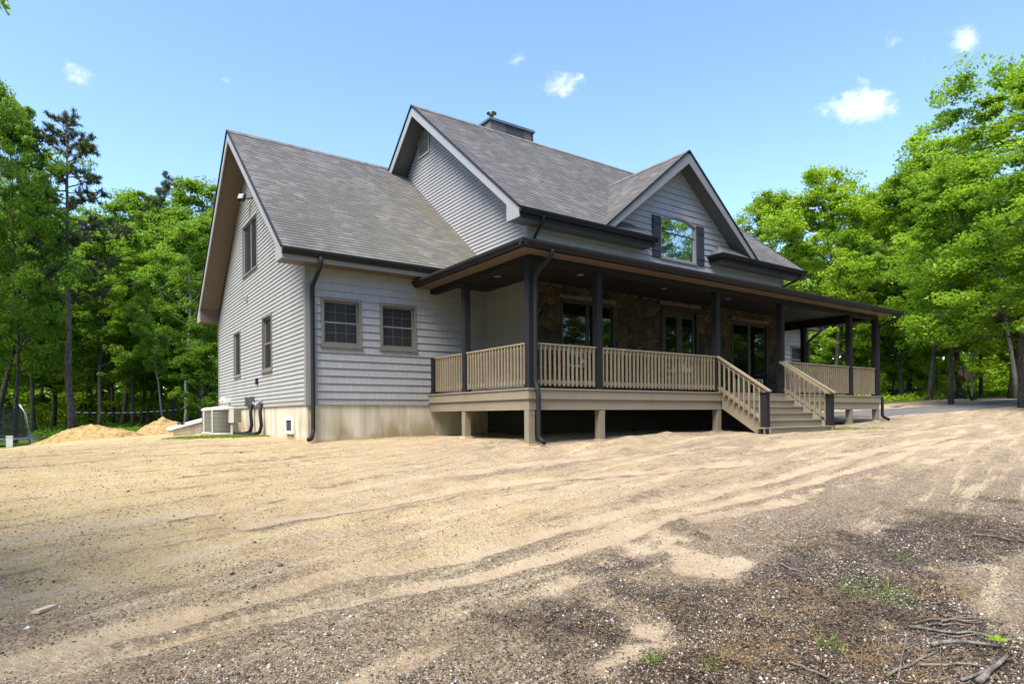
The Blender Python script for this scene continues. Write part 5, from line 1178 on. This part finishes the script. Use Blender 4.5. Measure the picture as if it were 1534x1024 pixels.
link('leaves', quads('leaves', np.array(lf), M_LEAF_B), e)
for px, py, n, rad, lab in ((1340, 995, 500, .28, 'heap of dry brown straw among the slanted sticks'), (1130, 985, 380, .26, 'patch of dry brown straw at the lower middle of the debris'), (1395, 885, 420, .34, 'brown dry straw right of the wide grass patch')):
    tuft(px, py, n, rad, .10, lab, M_STRAW, .0028, 2.6, 'straw_heap', 'dry straw', 'dry straw in the foreground')
# grass strip by the condensers and stems under the porch edge: nobody could count it
q = []
for k in range(26):
    f = k/25; p = at(262+150*f, 17.6+.3*math.sin(k)); q.append(blades(p.x, p.y, 150, .38, .07, .008, rng, .7))
for k in range(8): q.append(blades(9.3+.25*k, -1.0-.1*k*(k % 2), 60, .3, .07, .008, rng, .7))
tag(link('grass', quads('grass', np.concatenate(q), M_GRASS)), 'thin grass growing along the left wall and by the stairs', None, None, 'stuff')
# loose stones, chips and pine straw strewn over the yard
def strew(n, gen, weight):
    out = []
    while sum(map(len, out)) < n:
        x, y = gen(n); mud, sand, forest, rut, stream = ground_masks(x, y); k = RNG.random(len(x)) < weight(mud, sand, x, y); out.append(np.c_[x[k], y[k]])
    return np.concatenate(out)[:n]
def near(n):
    d = 3.2+ (RNG.random(n)**1.7)*13; u = RNG.uniform(-.95, .95, n); return EYE.x+FW.x*d+RT.x*u*d, EYE.y+FW.y*d+RT.y*u*d
mt, t = newmat('pebbles'); rnd = t.n('ShaderNodeNewGeometry').outputs['Random Per Island']
t.out(t.bsdf(t.ramp(rnd, [(0, (.05, .045, .04)), (.25, (.16, .13, .10)), (.6, (.27, .22, .165)), (.85, (.36, .32, .27)), (1, (.58, .56, .52))]), .75)); M_PEB = mt
p = strew(70000, near, lambda m_, s_, x, y: np.clip((.25+.75*m_-.2*s_)*np.clip((fbm(x, y, 1.9, 5)-.36)*4.5, .04, 1), .01, 1)); n = len(p); z = ground_z(p[:, 0], p[:, 1])
sz = np.exp(RNG.normal(-5.25, .45, n)); base_ = np.array([(1, 0, 0), (-1, 0, 0), (0, 1, 0), (0, -1, 0), (0, 0, .75), (0, 0, -.6)])
v = base_[None]*(sz[:, None, None]*RNG.uniform(.65, 1.35, (n, 6, 1))); a = RNG.uniform(0, 6.28, n); ca, sa = np.cos(a)[:, None], np.sin(a)[:, None]
v = np.stack([v[..., 0]*ca-v[..., 1]*sa, v[..., 0]*sa+v[..., 1]*ca, v[..., 2]], -1)+np.c_[p, z+sz*.25][:, None]
tri = np.array([(0, 2, 4), (2, 1, 4), (1, 3, 4), (3, 0, 4), (2, 0, 5), (1, 2, 5), (3, 1, 5), (0, 3, 5)]); f = (tri[None]+np.arange(n)[:, None, None]*6).reshape(-1, 3)
me = bpy.data.meshes.new('gravel'); me.vertices.add(n*6); me.vertices.foreach_set('co', v.astype('f').ravel()); me.loops.add(len(f)*3); me.loops.foreach_set('vertex_index', f.astype('i').ravel()); me.polygons.add(len(f)); me.polygons.foreach_set('loop_start', np.arange(len(f), dtype='i')*3); me.materials.append(M_PEB); me.update(calc_edges=True)
tag(link('gravel', me), 'loose pebbles strewn over the sandy yard', None, None, 'stuff')
mt, t = newmat('bark_chips'); rnd = t.n('ShaderNodeNewGeometry').outputs['Random Per Island']; t.out(t.bsdf(t.ramp(rnd, [(0, (.015, .012, .01)), (.5, (.05, .036, .025)), (.8, (.12, .075, .04)), (1, (.24, .15, .08))]), .85)); M_CHIP = mt
def lying(p, ln, wd, jit):
    n = len(p); z = ground_z(p[:, 0], p[:, 1])+.004+RNG.random(n)*.012; a = RNG.uniform(0, 6.28, n); d = np.c_[np.cos(a), np.sin(a), RNG.normal(0, jit, n)]; w = np.c_[-np.sin(a), np.cos(a), RNG.normal(0, jit*1.5, n)]
    l_ = (ln*RNG.uniform(.4, 1.4, n))[:, None]; w_ = (wd*RNG.uniform(.5, 1.5, n))[:, None]; c = np.c_[p, z]
    return np.stack([c-d*l_-w*w_*.6, c+d*l_*.9-w*w_, c+d*l_+w*w_*.7, c-d*l_*.8+w*w_], 1).reshape(-1, 3)
p = strew(60000, near, lambda m_, s_, x, y: np.clip(.02+.9*m_+.25*(fbm(x+3, y, 1.2)-.55)-.3*s_, .004, 1))
tag(link('bark_chips', quads('bark_chips', lying(p, .0085, .0035, .35), M_CHIP)), 'dark bark chips and crumbs over the debris', None, None, 'stuff')
p = strew(6500, near, lambda m_, s_, x, y: np.clip(m_*1.6*(fbm(x+13, y+5, .9)-.38)*2, 0, 1))
tag(link('pine_straw', quads('pine_straw', lying(p, .05, .0014, .18), M_STRAW)), 'brown pine straw matted over the debris', None, None, 'stuff')

# ---------------------------------------------------------------- sky
w = bpy.data.worlds.new('World'); scn.world = w; w.use_nodes = True; t = NT(w.node_tree)
sky = t.n('ShaderNodeTexSky', {'sky_type': 'NISHITA', 'sun_disc': False, 'sun_elevation': SUN_EL, 'sun_rotation': SUN_AZ, 'air_density': 1.0, 'dust_density': .6, 'ozone_density': 2.0})
V = t.n('ShaderNodeTexCoord').outputs['Generated']
col = t.n('ShaderNodeHueSaturation', Hue=.507, Saturation=1.1, Value=1.25, Color=sky.outputs[0]).outputs[0]
def sky_dir(px, py):
    dx, dy = px-CX, py-HY; c, s_ = math.cos(-ROLL), math.sin(-ROLL); ux, uy = c*dx+s_*dy, -s_*dx+c*dy; return (FW+RT*(ux/FOC)-Z*(uy/FOC)).normalized()
n1 = t.noise(t.mapv(V, (1, 1, 1.5)), 16, 9, .66, 0, .3); n2 = t.noise(V, 52, 6, .65); nz = t.math('ADD', t.math('MULTIPLY', n1, .7), t.math('MULTIPLY', n2, .3))
tot = None
for px, py, rx, ry_, a in ((1292, 158, 66, 30, 1.0), (1330, 160, 40, 20, .8), (1225, 150, 26, 24, .35), (848, 130, 40, 24, .8), (868, 118, 16, 14, .6), (775, 86, 24, 14, .45), (1342, 62, 24, 18, .6), (1443, 56, 24, 17, .65), (1392, 38, 18, 9, .3), (1380, 92, 22, 13, .3), (122, 112, 24, 22, .7), (140, 128, 24, 12, .4), (338, 118, 9, 7, .35)):
    d = sky_dir(px, py); r_ = RT-d*RT.dot(d); r_.normalize(); u_ = r_.cross(d)
    dot = lambda v_: t.n('ShaderNodeVectorMath', {'operation': 'DOT_PRODUCT'}, i0=V, i1=tuple(v_)).outputs[1]
    k = FOC*FOC/ (math.hypot(FOC, math.hypot(px-CX, py-HY)))
    X_ = t.math('DIVIDE', dot(r_), rx/k*.62); Y_ = t.math('DIVIDE', dot(u_), ry_/k*.62)
    q = t.math('ADD', t.math('MULTIPLY', X_, X_), t.math('MULTIPLY', Y_, Y_))
    g = t.math('MULTIPLY', t.math('POWER', 2.718, t.math('MULTIPLY', q, -1.0)), t.math('GREATER_THAN', dot(d), .5))
    g = t.math('MULTIPLY', g, a); tot = g if tot is None else t.math('MAXIMUM', tot, g)
cm = t.step(t.math('ADD', tot, t.math('MULTIPLY', t.math('SUBTRACT', nz, .5), 2.6)), .3, 1.05)
cm = t.math('MULTIPLY', cm, t.step(tot, .02, .25))
bright = t.n('ShaderNodeMix', {'data_type': 'RGBA'}, i0=t.math('MULTIPLY', cm, .78), i6=col, i7=(5.4, 5.3, 5.5, 1)).outputs[2]
bg = t.n('ShaderNodeBackground', Color=bright, Strength=.095); t.n('ShaderNodeOutputWorld', Surface=bg.outputs[0])
